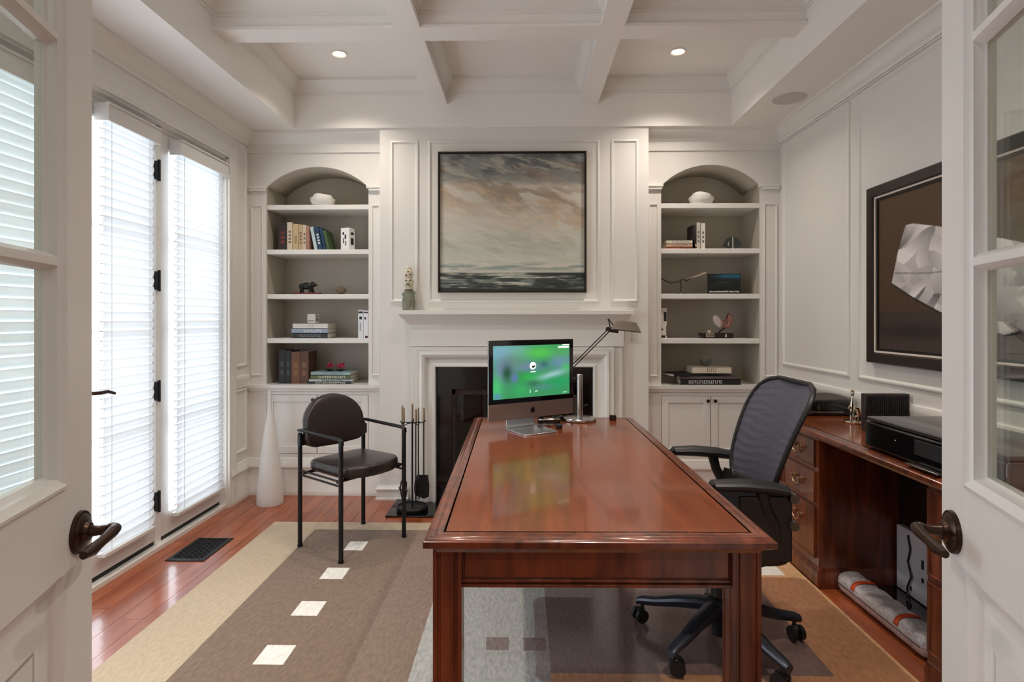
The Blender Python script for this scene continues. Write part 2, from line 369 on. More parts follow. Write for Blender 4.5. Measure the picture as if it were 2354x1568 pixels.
# bolection moulding round the opening: path runs up, over and down
prof = [(0,0),(0,.018),(.008,.022),(.02,.016),(.034,.006),(.05,.004),(.06,.02),(.072,.046),(.09,.056),(.104,.05),(.112,.03),(.118,.03),(.122,.036),(.14,.036),(.14,0)]
b = B().sweep([(OX0,0),(OX0,OZ),(OX1,OZ),(OX1,0)], prof, False, mXZ(Yf)); obj('bolection_moulding', b, 'trim', FP)
b = B(); b.box(OX0-.002, OX0+.11, Yf+.03, Yf+.06, 0, OZ); b.box(OX1-.11, OX1+.002, Yf+.03, Yf+.06, 0, OZ); b.box(OX0+.11, OX1-.11, Yf+.03, Yf+.06, OZ-.16, OZ)
obj('granite_slip', b, 'granite', FP)
b = B(); x0, x1 = OX0+.11, OX1-.11
b.box(x0,x0+.02,Yf+.06,4.5,0,OZ-.16); b.box(x1-.02,x1,Yf+.06,4.5,0,OZ-.16); b.box(x0,x1,4.46,4.5,0,OZ-.16); b.box(x0,x1,Yf+.06,4.5,OZ-.2,OZ-.16); b.box(x0,x1,Yf+.06,4.5,0,.02)
obj('firebox', b, mat('sooty_brick', (70,56,48), .9, bump=.6, scale=24, var=.3), FP)
b = B()
for k in range(4):
    xa = x0+.02+k*(x1-x0-.04)/4; xb = xa+(x1-x0-.04)/4
    for q in ((xa,xa+.014,.03,OZ-.18),(xb-.014,xb,.03,OZ-.18),(xa,xb,.03,.05),(xa,xb,OZ-.2,OZ-.18)): b.box(q[0],q[1],Yf+.062,Yf+.078,q[2],q[3])
obj('door_frame', b, 'black', FP)
for k in range(4):
    xa = x0+.034+k*(x1-x0-.04)/4; obj('glass_pane', B().box(xa, xa+(x1-x0-.04)/4-.028, Yf+.067, Yf+.071, .05, OZ-.2), glass_mat('smoked_glass', (.6,.55,.5), .6), FP)
b = B().box(-.90, .772, 3.722, 4.075, .001, .012)
tag(obj('hearth_slab', b, 'granite', bevel=.002), 'black granite hearth slab flush with the wood floor', 'hearth')
# ================================================================ BOOKCASES
def bookcase(ax0, ax1, fx0, fx1, label):
    t = thing('built_in_bookcase', label, 'bookcase', ((ax0+ax1)/2, YA, 0))
    cx = (ax0+ax1)/2; a0, a1 = ax0-cx, ax1-cx; f0, f1 = fx0-cx, fx1-cx
    D = YB-YA-.05; zs, rise, zt = 2.262, .152, ZS-.095; hw = (a1-a0)/2
    R = (hw*hw+rise*rise)/(2*rise); N = 28
    arc = [(a0+(a1-a0)*i/N) for i in range(N+1)]; az = [zs+rise-R+math.sqrt(max(0,R*R-x*x)) for x in arc]
    # case: sides, back, vault
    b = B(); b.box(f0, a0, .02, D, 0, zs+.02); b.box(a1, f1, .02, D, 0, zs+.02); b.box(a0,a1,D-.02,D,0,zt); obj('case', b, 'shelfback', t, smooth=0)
    b = B(); v = []; f = []
    for i in range(N+1): v += [(arc[i],.02,az[i]),(arc[i],D,az[i])]
    for i in range(N): f.append((2*i,2*i+1,2*i+3,2*i+2))
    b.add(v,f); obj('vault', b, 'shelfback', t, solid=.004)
    # face frame with arch
    b = B(); b.box(f0, a0, 0, .022, .81, zs); b.box(a1, f1, 0, .022, .81, zs); b.box(f0,a0,0,.022,zs,zt+.09); b.box(a1,f1,0,.022,zs,zt+.09)
    for i in range(N):
        v = [(arc[i],0,az[i]),(arc[i+1],0,az[i+1]),(arc[i+1],0,zt+.09),(arc[i],0,zt+.09)]; v += [(x,.022,z) for x,_,z in v]
        b.add(v, [(0,1,2,3),(7,6,5,4),(0,4,5,1)])
    b.box(f0, f1, -.01, 0, 2.515, zt+.09)
    obj('face_frame', b, 'paint', t, smooth=math.radians(20))
    for (p,q) in ((f0,a0),(a1,f1)):
        bb = B(); bb.box(p+.004, q+.004 if q==a0 else q-.004, -.02, .0, 2.232, 2.262); bb.box(p, q+.012 if q==a0 else q, -.026, 0, 2.25, 2.268)
        if q != a0: bb.box(p-.012, p, -.026, 0.02, 2.25, 2.268)
        obj('capital', bb, 'trim', t, bevel=.003)
        bb = B().sweep(rectpath(p+.022,q-.022,.875,2.13), [(0,0),(0,.008),(.006,.01),(.012,0)], True, lambda u,v,w:(u,-w,v)); obj('pilaster_panel', bb, 'trim', t)
    for y in (470,573,676,778):
        z = onY(cx*0+730,y,YA).z
        obj('shelf', B().box(a0, a1, .012, D-.02, z-.036, z), 'trim', t, bevel=.003)
    obj('counter', B().sweep([(f1,0),(f0,0)], [(0,.765),(.016,.765),(.018,.778),(.028,.784),(.03,.8),(.03,.81),(-D+.02,.81),(-D+.02,.79),(0,.79)], False, lambda u,v,w:(u,v,w)), 'trim', t)
    # base cabinet
    b = B(); b.box(f0,a0,0,.022,.27,.765); b.box(a1,f1,0,.022,.27,.765); b.box(a0,a1,0,.022,.27,.30); b.box(a0,a1,0,.022,.735,.765); obj('base_frame', b, 'paint', t, smooth=0)
    b = B().sweep([(f1,0),(f0,0)], BASE, False); obj('plinth', b, 'trim', t)
    for (p,q,kx) in ((a0+.003,-.0025,-.026),(.0025,a1-.003,.026)):
        d = B(); z0, z1, r = .303, .732, .05
        d.box(p,p+r,-.004,.018,z0,z1); d.box(q-r,q,-.004,.018,z0,z1); d.box(p+r,q-r,-.004,.018,z0,z0+r); d.box(p+r,q-r,-.004,.018,z1-r,z1); d.box(p+r,q-r,.006,.012,z0+r,z1-r)
        dr = obj('cabinet_door', d, 'trim', t, bevel=.002)
        k = B().lathe([(.0,.0),(.006,.0),(.005,.012),(.012,.018),(.013,.024),(.008,.03),(0,.031)], 14, T=Matrix.Translation((kx,-.004,.70)) @ Matrix.Rotation(PI/2,4,'X'))
        obj('knob', k, 'bronze', dr)
    return t
bookcase(-1.897, -1.138, XL, X0, 'cream built-in arched bookcase left of the fireplace')
bookcase(1.003, 1.719, X1, XR, 'cream built-in arched bookcase right of the fireplace')
# ================================================================ GLAZED DOORS IN THE LEFT WALL
XD = -2.075
b = B(); b.box(-2.19, -2.035, WY0, WY1, 0, .022); struct('trim_8', b, 'trim', 'pale threshold under the glazed doors')
def leaf(name, y0, y1, label, hinges=None, handle=None):
    b = B(); s = .085; x0, x1 = XD-.045, XD
    b.box(x0,x1,y0,y0+s,.045,WZ-.03); b.box(x0,x1,y1-s,y1,.045,WZ-.03); b.box(x0,x1,y0+s,y1-s,.045,.17); b.box(x0,x1,y0+s,y1-s,2.27,WZ-.03)
    o = struct(name, b, 'door', label, bevel=.002)
    obj('glass_pane', B().box(XD-.026,XD-.022,y0+s,y1-s,.17,2.27), 'glass', o, smooth=0)
    for z in (.70,1.23,1.76): obj('muntin', B().box(XD-.034,XD-.012,y0+s,y1-s,z-.012,z+.012), 'door', o, smooth=0)
    obj('weatherstrip', B().box(XD-.04,XD-.004,y0,y1,.022,.045), 'screw', o, smooth=0)
    for z in (hinges or []):
        h = B().box(XD-.003,XD+.022,y1-.004,y1+.026,z-.052,z+.052).cyl((XD+.022,y1+.011,z-.06),(XD+.022,y1+.011,z+.06),.008,n=10)
        obj('hinge', h, 'black', o)
    if handle:
        h = B().box(XD,XD+.008,handle-.02,handle+.02,.84,1.04); h.tube([(XD,handle,.945),(XD+.06,handle,.945),(XD+.075,handle+.02,.945),(XD+.072,handle+.07,.945),(XD+.07,handle+.12,.93)], [.011,.010,.010,.009,.007], 10)
        obj('door_handle', h, 'bronze', o)
    return o
leaf('window_1', 3.235, 3.885, 'fixed glazed sidelight beside the bookcase')
leaf('door_3', 2.60, 3.188, 'glazed door leaf hinged on black hinges', hinges=(.266,.888,1.51,2.132), handle=2.66)
leaf('door_4', 2.02, 2.585, 'glazed door leaf seen through the near doorway door')
leaf('window_2', 1.235, 1.95, 'fixed glazed sidelight nearest the doorway')  # out of view, left without a blind to bring in extra daylight
b = B()
for (a,c_) in ((3.188,3.235),(1.95,2.02),(3.885,WY1),(WY0,1.235)): b.box(XD-.05, XD+.008, a, c_, .02, WZ)
b.box(XD-.05, XD+.008, WY0, WY1, WZ-.03, WZ); b.box(-2.17,-2.031,WY1-.012,WY1,.02,WZ); b.box(-2.17,-2.031,WY0,WY0+.012,.02,WZ); b.box(-2.17,-2.031,WY0,WY1,WZ-.012,WZ)
struct('trim_9', b, 'trim', 'posts between the glazed doors')
slatM = None
def blind(y0, y1, label, ztop=2.262, zbot=.15):
    global slatM
    t = thing('window_blind', label, 'blind', (XD+.036, (y0+y1)/2, 0), 0, 'white slatted window blinds')
    hw = (y1-y0)/2; n = 45; pitch = (ztop-zbot)/n
    def slat_mesh():
        b = B()
        v = []; 
        for i in range(5):
            q = i/4; d = (q-.5)*.052; v += [(.009*(1-(2*q-1)**2), -hw, d), (.009*(1-(2*q-1)**2), hw, d)]
        b.add(v, [(2*i,2*i+1,2*i+3,2*i+2) for i in range(4)]); b.m = 1; b.box(-.0015,.0022,-hw,hw,-.0285,-.0238); return b  # thin strip added under each slat to draw its shade line
    s0 = None
    for i in range(n):
        z = zbot+.03+pitch*i; tilt = math.radians(16)
        if s0 is None:
            s0 = obj('slat', slat_mesh(), ['slat','slatshade'], t); o = s0
        else:
            o = s0.copy(); COL.objects.link(o); o.parent = t
        o.location = (0,0,z); o.rotation_euler = (0,tilt,0)
    obj('bottom_rail', B().box(-.02,.02,-hw,hw,zbot-.012,zbot+.008), 'valance', t, bevel=.003)
    obj('headrail', B().box(-.028,.016,-hw,hw,ztop+.012,ztop+.06), 'valance', t)
    b = B().box(.03,.042,-hw-.008,hw+.008,ztop-.008,ztop+.078); b.box(-.03,.03,-hw-.008,-hw,ztop-.008,ztop+.078); b.box(-.03,.03,hw,hw+.008,ztop-.008,ztop+.078)
    b.box(.03,.05,-hw-.012,hw+.012,ztop+.07,ztop+.08); obj('valance', b, 'valance', t)
    for y in (-hw*.75, hw*.75): obj('cord', B().cyl((.017,y,zbot),(.017,y,ztop+.02),.0016,n=6), 'valance', t)
    return t
blind(3.325, 3.845, 'white slatted blind on the sidelight next to the bookcase')
blind(2.735, 3.118, 'white slatted blind on the glazed door with black hinges')
blind(2.07, 2.515, 'white slatted blind seen through the panes of the open left door')
# ================================================================ THE OPEN DOORS IN THE FOREGROUND
def open_door(name, hinge, latch, side, label):
    hx, hy = hinge; lx, ly = latch; W = math.hypot(lx-hx, ly-hy); ang = math.atan2(ly-hy, lx-hx)
    # local: x from hinge to latch, y = normal towards the room axis, z up
    sgn = -1 if side == 'left' else 1       # direction of the visible face in local y
    H = 2.22; T = .04; S = .098; k = sgn
    def bx(b, a, c_, y0, y1, z0, z1):       # y given as depth behind the visible face
        ya, yb = -k*y0, -k*y1; return b.box(a, c_, min(ya,yb), max(ya,yb), z0, z1)
    b = B(); bx(b,0,W,.0,T,.012,.013)
    b = B(); root = None
    bb = B(); bx(bb,W-S,W,0,T,.012,H)
    root = struct(name, bb, 'door', label, loc=(hx,hy,0), rot=(0,0,ang), bevel=.002)
    q = B(); bx(q,0,S,0,T,.012,H); obj('stile', q, 'door', root, bevel=.002)
    g0, g1 = .120, W-.120
    for z0,z1 in ((.012,.20),(.90,1.034),(2.09,H)):
        q = B(); bx(q,S,W-S,.0,T,z0,z1); obj('rail', q, 'door', root)
    panes = ((1.050,1.374),(1.400,1.722),(1.750,2.068))
    prof = [(0,.0),(0,.004),(.006,.006),(.011,.001),(.017,-.003),(.019,-.013),(.024,-.018),(.024,-.03),(0,-.03)]
    m = lambda u,v,w: (u, k*w, v)
    q = B().sweep(rectpath(S,W-S,1.032,2.092), prof, True, m); obj('sticking', q, 'door', root)
    for z in (1.387,1.736):
        q = B(); v = [(-.015,-.016),(-.012,-.008),(-.006,.0),(.006,.0),(.012,-.008),(.015,-.016)]
        q.prism(v[::-1], S+.012, W-S-.012, lambda a,c_,u: (u, k*(c_-.002), z+a)); bx(q, g0-.02, g1+.02, .016, .03, z-.013, z+.013)
        obj('muntin', q, 'door', root)
    for z0,z1 in panes:
        q = B(); bx(q, g0-.004, g1+.004, .02, .024, z0-.004, z1+.004); obj('glass_pane', q, 'doorglass', root, smooth=0)
    # lower panel
    q = B(); bx(q, S-.004, W-S+.004, .014, T-.014, .19, .91); q.sweep(rectpath(S,W-S,.2,.9), [(0,0),(.004,.0),(.012,-.006),(.022,-.013),(.03,-.014),(.03,-.02),(0,-.02)], True, m)
    q.sweep(rectpath(S+.045,W-S-.045,.245,.855), [(0,-.014),(.03,-.004),(.04,-.004),(.04,-.014)], True, m); bx(q, S+.08, W-S-.08, .004, .02, .28, .82)
    obj('lower_panel', q, 'door', root)
    # lever handle
    zc, xc_ = .945, W-.05
    T1 = Matrix.Translation((xc_, 0, zc)) @ Matrix.Rotation(-k*PI/2, 4, 'X')
    hd = B().lathe([(0,.018),(.014,.017),(.018,.012),(.026,.010),(.030,.006),(.034,.006),(.035,.002),(.035,0)], 28, T=T1)
    ho = obj('door_handle', hd, 'bronze', root)
    P = [(xc_,k*.01,zc),(xc_,k*.03,zc),(xc_,k*.046,zc+.001),(xc_-.003,k*.053,zc+.002),(xc_-.018,k*.054,zc+.001),(xc_-.045,k*.050,zc-.003),(xc_-.075,k*.047,zc-.006),(xc_-.100,k*.046,zc-.004)]
    lv = B().tube(P, [.011,.008,.008,.0095,.0095,.008,.0095,.006], 12); lv.sphere((xc_,k*.048,zc),.0115,12)
    obj('lever', lv, 'bronze', ho)
    return root
open_door('door_1', (-.582,.409), (-.750,.985), 'left', 'cream glazed door standing open at the left')
open_door('door_2', (.553,.441), (.728,1.0146), 'right', 'cream glazed door standing open at the right')
# ================================================================ RUG AND CHAIR MAT
def fibre(name, rgb, var=.16):
    m = mat(name, rgb, .95, bump=.9, scale=70, var=(.10 if 'cream' in name or 'ivory' in name else .2), sheen=.3, stretch=(1,.45,1)); return m
cream, brown, taupe, pale, white, dark, tan = [fibre('wool_'+n, c) for n, c in (('cream',(188,168,140)),('brown',(118,95,76)),('taupe',(134,111,94)),('pale_grey',(176,176,172)),('ivory',(236,232,224)),('dark_brown',(132,116,108)),('tan',(206,160,112)))]
RX0, RX1, RY0, RY1 = -1.57, 1.402, 1.12, 3.60
rects = []   # painted in order, later ones win: x0,x1,y0,y1,slot
rects += [(RX0,RX1,RY0,RY1,0),(-1.268,-.633,RY0,3.475,1),(-.633,-.41,RY0,3.475,2),(-.41,.10,RY0,3.475,3),(.10,1.12,2.085,3.2,5),(.10,RX1,RY0,2.085,6),(1.12,RX1,RY0,RY1,6),(.10,1.402,3.2,RY1,6)]
for k in range(6):
    y = 3.165-k*.35; rects.append((-1.008 if k else -.997,-.893,y,y+.128,4))
for x in (-.147,.0): rects.append((x,x+.09,2.225,2.315,5))
rects.append((1.18,1.31,2.9,3.12,4))
xs = sorted(set(round(v,4) for r in rects for v in r[:2])); ys = sorted(set(round(v,4) for r in rects for v in r[2:4]))
xs = [v for v in xs if RX0-1e-6 <= v <= RX1+1e-6]; ys = [v for v in ys if RY0-1e-6 <= v <= RY1+1e-6]
b = B(); b.box(RX0,RX1,RY0,RY1,.001,.010); b.mi = [0]*6
for i in range(len(xs)-1):
    for j in range(len(ys)-1):
        cx, cy = (xs[i]+xs[i+1])/2, (ys[j]+ys[j+1])/2; s = 0
        for r in rects:
            if r[0] < cx < r[1] and r[2] < cy < r[3]: s = r[4]
        b.m = s; b.add([(xs[i],ys[j],.012),(xs[i+1],ys[j],.012),(xs[i+1],ys[j+1],.012),(xs[i],ys[j+1],.012)], [(0,1,2,3)])
b.m = 0; b.add([(RX0,RY0,.001),(RX1,RY0,.001),(RX1,RY1,.001),(RX0,RY1,.001),(RX0,RY0,.012),(RX1,RY0,.012),(RX1,RY1,.012),(RX0,RY1,.012)], [(0,1,5,4),(1,2,6,5),(2,3,7,6),(3,0,4,7)])
tag(obj('area_rug', b, [cream,brown,taupe,pale,white,dark,tan], smooth=0), 'wool rug in cream, brown and grey bands with small squares, under the desk', 'rug')
def rounded(poly, r, n=6):
    out = []; m = len(poly)
    for i in range(m):
        p = Vector(poly[i]); a = (Vector(poly[i-1])-p); c_ = (Vector(poly[(i+1)%m])-p); rr = min(r, a.length/2, c_.length/2)
        a.normalize(); c_.normalize()
        p0, p1 = p+a*rr, p+c_*rr
        for k in range(n+1):
            t = k/n; q = (1-t)**2*p0+2*t*(1-t)*p+t*t*p1; out.append((q.x,q.y))
    return out
mp_ = rounded([(.045,2.03),(.33,2.03),(.33,1.80),(1.385,1.80),(1.385,2.87),(.33,2.87),(.33,2.645),(.045,2.645)], .05)
mm = bpy.data.materials.new('tinted_vinyl'); mm.use_nodes = True; n_ = mm.node_tree.nodes; l_ = mm.node_tree.links; n_.clear()
o_ = n_.new('ShaderNodeOutputMaterial'); x_ = n_.new('ShaderNodeMixShader'); t_ = n_.new('ShaderNodeBsdfTransparent'); t_.inputs[0].default_value = (.94,.90,.90,1)
g_ = n_.new('ShaderNodeBsdfGlossy'); g_.inputs['Roughness'].default_value = .14; g_.inputs[0].default_value = (.85,.85,.9,1)
l_.new(facing(n_, l_), x_.inputs[0]); l_.new(t_.outputs[0], x_.inputs[1]); l_.new(g_.outputs[0], x_.inputs[2]); l_.new(x_.outputs[0], o_.inputs[0])
b = B().prism(mp_, .0128, .016); tag(obj('chair_mat', b, mm, smooth=0), 'clear brown-tinted vinyl chair mat on the rug under the swivel chair', 'mat')
# ================================================================ DESK
DZ = .76
DD = .7475   # desk frame height: the desk stands on the rug
dk = thing('executive_desk', 'large polished mahogany desk with square legs in the middle of the room', 'desk', (.176,2.272,.0125), math.radians(.75))
hl, hw = .867, .433
def slab_top(parent, hx, hy, z, name='desktop', m=('desk','desktop')):
    prof = [(.0,z-.024),(.0,z-.010),(.004,z-.006),(.012,z-.004),(.016,z-.001),(.022,z+.0),(.028,z-.0015),(.032,z+.0),(.05,z+.0),(.05,z-.045),(.030,z-.045),(.026,z-.036),(.012,z-.03)]
    b = B().sweep(rectpath(-hx,hx,-hy,hy), prof, True); e = obj('edge_moulding', b, m[0], parent)
    b = B().box(-hx+.045,hx-.045,-hy+.045,hy-.045,z-.03,z); return obj(name, b, m[1], parent, smooth=0)
slab_top(dk, hw, hl, DD)
def desk_leg(parent, x, y, s, z1):
    b = B(); w_ = s/2; c_ = .006
    # square leg with grooves near each corner
    pts = []
    side = [(-w_,0),(-w_+.010,0),(-w_+.013,.005),(-w_+.017,.005),(-w_+.020,0),(w_-.020,0),(w_-.017,.005),(w_-.013,.005),(w_-.010,0)]
    for r in range(4):
        a = r*PI/2
        for (u,d) in side:
            px, py = u, -w_+d; pts.append((px*math.cos(a)-py*math.sin(a), px*math.sin(a)+py*math.cos(a)))
    b.prism([(x+p,y+q) for p,q in pts], .0, z1); return obj('leg', b, 'desk', parent, smooth=0)
for sx in (-1,1):
    for sy in (-1,1): desk_leg(dk, sx*(hw-.053), sy*(hl-.092), .073, DD-.04)
lx, ly = hw-.053-.036, hl-.092-.036
def apron(parent, horizontal, s):
    b = B(); z0, z1 = .6, DD-.04
    mp = (lambda u,w,z: (u, s*(hl-.092+.026)-s*w, z)) if horizontal else (lambda u,w,z: (s*(hw-.053+.026)-s*w, u, z))
    L = lx if horizontal else ly
    def bx(u0,u1,w0,w1,za,zb): b.add([mp(u,w,z) for z in (za,zb) for w in (w0,w1) for u in (u0,u1)], [(0,2,3,1),(4,5,7,6),(0,1,5,4),(2,6,7,3),(0,4,6,2),(1,3,7,5)])
    bx(-L,L,.006,.026,z0,z1); bx(-L,L,-.006,.02,z0,z0+.008); bx(-L,L,0,.02,z0+.010,z0+.018); bx(-L,L,0,.02,z1-.014,z1)
    a = obj('apron', b, 'desk', parent, bevel=.0015)
    b = B(); 
    n = 1 if horizontal else 3
    for k in range(n):
        u0 = -L+.004+k*2*L/n; u1 = -L-.004+(k+1)*2*L/n
        b.add([mp(u,w,z) for z in (z0+.024,z1-.018) for w in (.0,.006) for u in (u0+.003,u1-.003)], [(0,2,3,1),(4,5,7,6),(0,1,5,4),(2,6,7,3),(0,4,6,2),(1,3,7,5)])
    obj('drawer_front', b, 'desk', a, bevel=.0015)
for s in (-1,1): apron(dk, True, s); apron(dk, False, s)
# ================================================================ SIDE DESK (credenza)
CX0, CX1, CY0, CY1 = 1.383, XR-.03, 1.50, 3.56
cd_ = thing('side_desk', 'long mahogany side desk with drawer pedestals along the right wall', 'desk', ((CX0+CX1)/2,(CY0+CY1)/2,0))
slab_top(cd_, (CX1-CX0)/2, (CY1-CY0)/2, DZ)
ccx, ccy = (CX0+CX1)/2, (CY0+CY1)/2
def bail(parent, x, y, z):
    b = B()
    for s in (-1,1):
        b.lathe([(0,.0),(.012,.001),(.012,.004),(.006,.006),(.006,.016),(.009,.02),(0,.023)], 12, T=Matrix.Translation((x,y+s*.038,z+.008)) @ Matrix.Rotation(-PI/2,4,'Y'))
    P = [(x-.016,y+.038*math.cos(a),z+.008-.034*math.sin(a)) for a in np.linspace(0,PI,11)]
    b.tube(P, [.0035]*3+[.0045,.005,.0055,.005,.0045]+[.0035]*3, 8)
    return obj('bail_handle', b, 'brass', parent)
def pedestal(y0, y1, cols):
    b = B(); x0 = 1.42
    b.box(x0-ccx, CX1-.01-ccx, y0-ccy, y1-ccy, .09, DZ-.04); p = obj('pedestal', b, 'desk', cd_, smooth=0)
    b = B().sweep([(CX1-.01-ccx,y0-ccy),(x0-ccx,y0-ccy),(x0-ccx,y1-ccy)][::-1], [(0,.0),(-.012,.0),(-.012,.075),(-.006,.085),(-.004,.095),(0,.098)], False); obj('plinth', b, 'desk', cd_)
    wd = (y1-y0)/cols
    for c_ in range(cols):
        ya, yb = y0+c_*wd+.024, y0+(c_+1)*wd-.012
        for (z0,z1) in ((.575,.705),(.405,.552),(.135,.383)):
            b = B().box(x0-.006-ccx, x0+.004-ccx, ya-ccy, yb-ccy, z0, z1); b.sweep(rectpath(ya-ccy,yb-ccy,z0,z1), [(0,0),(0,.008),(.005,.008),(.008,.002),(.008,0)], True, lambda u,v,w:(x0-.004-w-ccx,u,v))
            d = obj('drawer', b, 'desk', cd_, bevel=.001)
            bail(d, x0-.006-ccx, (ya+yb)/2-ccy, (z0+z1)/2+.0 if z1-z0 < .2 else z1-.085)
pedestal(2.79, 3.53, 2); pedestal(1.53, 2.045, 1)
obj('modesty_panel', B().box(CX1-.03-ccx, CX1-.012-ccx, 2.045-ccy, 2.79-ccy, .25, DZ-.04), 'wooddark', cd_)  # desk wood with the knee-space shade put into its colour
# ================================================================ GUEST CHAIR
RUGZ = .0125
gc = thing('guest_chair', 'black armchair with dark leather seat and rounded back on four tube legs, on the rug', 'chair', (-.980,3.287,RUGZ), math.atan2(-.579,.815))
lx_, ly_, AZ = .184, .222, .645
for sx,zt in ((-1,.64),(1,.63)):
    for sy in (-1,1):
        b = B().cyl((sx*lx_,sy*ly_,0),(sx*lx_,sy*ly_,zt),.0125,n=14); b.cyl((sx*lx_,sy*ly_,0),(sx*lx_,sy*ly_,.012),.0145,n=14); obj('leg', b, 'black', gc)
for sy in (-1,1):
    b = B().tube([(-lx_-.015,sy*ly_,AZ+.008),(-lx_+.03,sy*ly_,AZ+.012),(0,sy*ly_,AZ+.006),(lx_-.02,sy*ly_,AZ+.0),(lx_+.006,sy*ly_,AZ-.008),(lx_+.010,sy*ly_,AZ-.03)], [.010,.013,.014,.014,.013,.011], 12, flat=.7); obj('armrest', b, 'black', gc)
    for z in (.405,.43): obj('side_rail', B().cyl((-lx_,sy*ly_,z),(lx_,sy*ly_,z-.006),.006,n=8), 'black', gc)
for x in (-.15,.15): obj('cross_rail', B().cyl((x,-ly_,.418),(x,ly_,.418),.009,n=8), 'black', gc)
def cushion(outline, z0, z1, crown, mp=lambda x,y,z:(x,y,z), rings=9, edge=.5):
    b = B(); n = len(outline); cx = sum(p[0] for p in outline)/n; cy = sum(p[1] for p in outline)/n; v = []
    zm = (z0+z1)/2; h = (z1-z0)/2; L = []
    for i in range(rings):      # bottom to rim to top
        a = -PI/2 + PI*i/(rings-1); L.append((1-(h*edge)/.2*(1-math.cos(a)), zm+h*math.sin(a)))
    L = [(.02,z0)]+[(.6,z0)]+L+[(.8,z1+crown*.45),(.55,z1+crown*.8),(.25,z1+crown),(.02,z1+crown)]
    for s,z in L: v += [mp(cx+(x-cx)*s, cy+(y-cy)*s, z) for x,y in outline]
    f = [(i*n+k,i*n+(k+1)%n,(i+1)*n+(k+1)%n,(i+1)*n+k) for i in range(len(L)-1) for k in range(n)]
    f += [tuple(range(n-1,-1,-1)), tuple((len(L)-1)*n+k for k in range(n))]
    return b.add(v,f)
ol = rounded([(-.17,-.19),(.16,-.205),(.235,-.12),(.252,0),(.235,.12),(.16,.205),(-.17,.19)], .06, 4)
obj('seat', cushion(ol, .428, .488, .008), 'leather', gc, smooth=math.radians(70))
# back: D shape in the local y/z plane, leaning back a little
bo = [(-.2,.0)]; bo = [(.205*math.cos(a), .125+.158*math.sin(a)) for a in np.linspace(0,PI,17)]+[(-.21,.05),(-.195,.012),(-.15,-.004),(0,-.012),(.15,-.004),(.195,.012),(.21,.05)]
b = cushion(bo, -.025, .03, .01, lambda y,z,w: (-.165+w-.18*(z)*1.0+.25*y*y, y, .553+z), edge=.6); obj('backrest', b, 'leather', gc, smooth=math.radians(70))
for sy in (-1,1): obj('back_bracket', B().box(-.19,-.165,sy*ly_-.012-(.03 if sy>0 else 0),sy*ly_+.012+(.03 if sy<0 else 0),.57,.63), 'black', gc)
# ================================================================ OFFICE CHAIR
oc = thing('office_chair', 'black swivel office chair with mesh back and five castors, drawn up to the desk', 'office chair', (.775,2.29,.0165), 0)
for k in range(5):
    a = math.radians(150+72*k); ca, sa = math.cos(a), math.sin(a); pts = []
    rr = [(.02,.150,.036),(.08,.148,.035),(.17,.128,.030),(.25,.104,.024),(.315,.092,.021),(.335,.084,.018)]
    b = B(); v = []; nn = 10
    for r,z,w_ in rr:
        for q in range(nn):
            t = 2*PI*q/nn; u = w_*math.cos(t)*.95; h_ = w_*math.sin(t)*.85
            v.append((r*ca-u*sa, r*sa+u*ca, z+h_*(1.3 if h_<0 else .7)))
    f = [(i*nn+q,i*nn+(q+1)%nn,(i+1)*nn+(q+1)%nn,(i+1)*nn+q) for i in range(len(rr)-1) for q in range(nn)]+[tuple(range(nn-1,-1,-1)),tuple((len(rr)-1)*nn+q for q in range(nn))]
    b.add(v,f); obj('base_leg', b, mat('dark_steel', (62,66,76), .32, metal=.5) if k == 0 else bpy.data.materials['dark_steel'], oc)
    tx, ty = .312*ca, .312*sa; ta = a+.9+k*1.3
    b = B(); ux, uy = math.cos(ta), math.sin(ta)
    for s in (-1,1):
        c0 = Vector((tx+ux*.012-uy*0+s*(-uy)*.008+.0, ty+uy*.012+s*ux*.008, .0285)); c1 = c0+Vector((-uy,ux,0))*s*.017
        b.cyl(c0, c1, .0275, n=20)
    b.cyl((tx,ty,.04),(tx,ty,.088),.008,n=8); b.sphere((tx+ux*.006,ty+uy*.006,.043),.021,10,(1,1,.8)); obj('castor', b, 'blackp', oc)
b = B().lathe([(.0,.03),(.026,.032),(.028,.06),(.034,.10),(.046,.12),(.05,.165),(.04,.18),(.03,.185),(.03,.26),(.02,.262),(.02,.38),(.0,.38)], 24); obj('gas_column', b, 'blackp', oc)
b = B().box(-.13,.13,-.09,.09,.36,.40); obj('tilt_mechanism', b, 'blackp', oc, bevel=.01)
so = rounded([(-.25,-.24),(.2,-.235),(.22,.0),(.2,.235),(-.25,.24)], .09, 5)
obj('seat', cushion(so, .395, .455, .006), 'blackp', oc, smooth=math.radians(70))
# mesh back
def bk(u, t):       # u -1..1 across (local y), t 0..1 up
    w_ = .195+.06*t**.7; z = .58+.455*t
    x = .130+.155*t+.10*(t-.55)**2-.055*(u*u)*(1-.3*t)
    return Vector((x, w_*u, z))
def sq(i, n):       # superellipse outline in (u,t)
    a = 2*PI*i/n; c_, s_ = math.cos(a), math.sin(a); p = .42
    return math.copysign(abs(c_)**p, c_), .5+.5*math.copysign(abs(s_)**(p*1.15), s_)
N = 48; b = B(); v = []; rings = [1,.9,.75,.55,.3,.05]
def bkr(u,t,r):
    uu = u*r; tt = .5+(t-.5)*r; p = bk(uu,tt); p.x += .0012*math.sin(tt*85+2.5*math.sin(uu*2.6)+1.5*math.sin(uu*7+tt*9))*abs(uu); return tuple(p)
NU, NV = 30, 110; v = []; 
b = B().grid(NU, NV, lambda a,c_: bkr((2*a-1)*_w(c_), c_, 1) ) if False else B()
def halfw(t):       # half width fraction of the outline at height t
    q = abs(2*t-1); return max(0.0, (1-q**(2/.48)))**(.42/2)
v = []; f = []
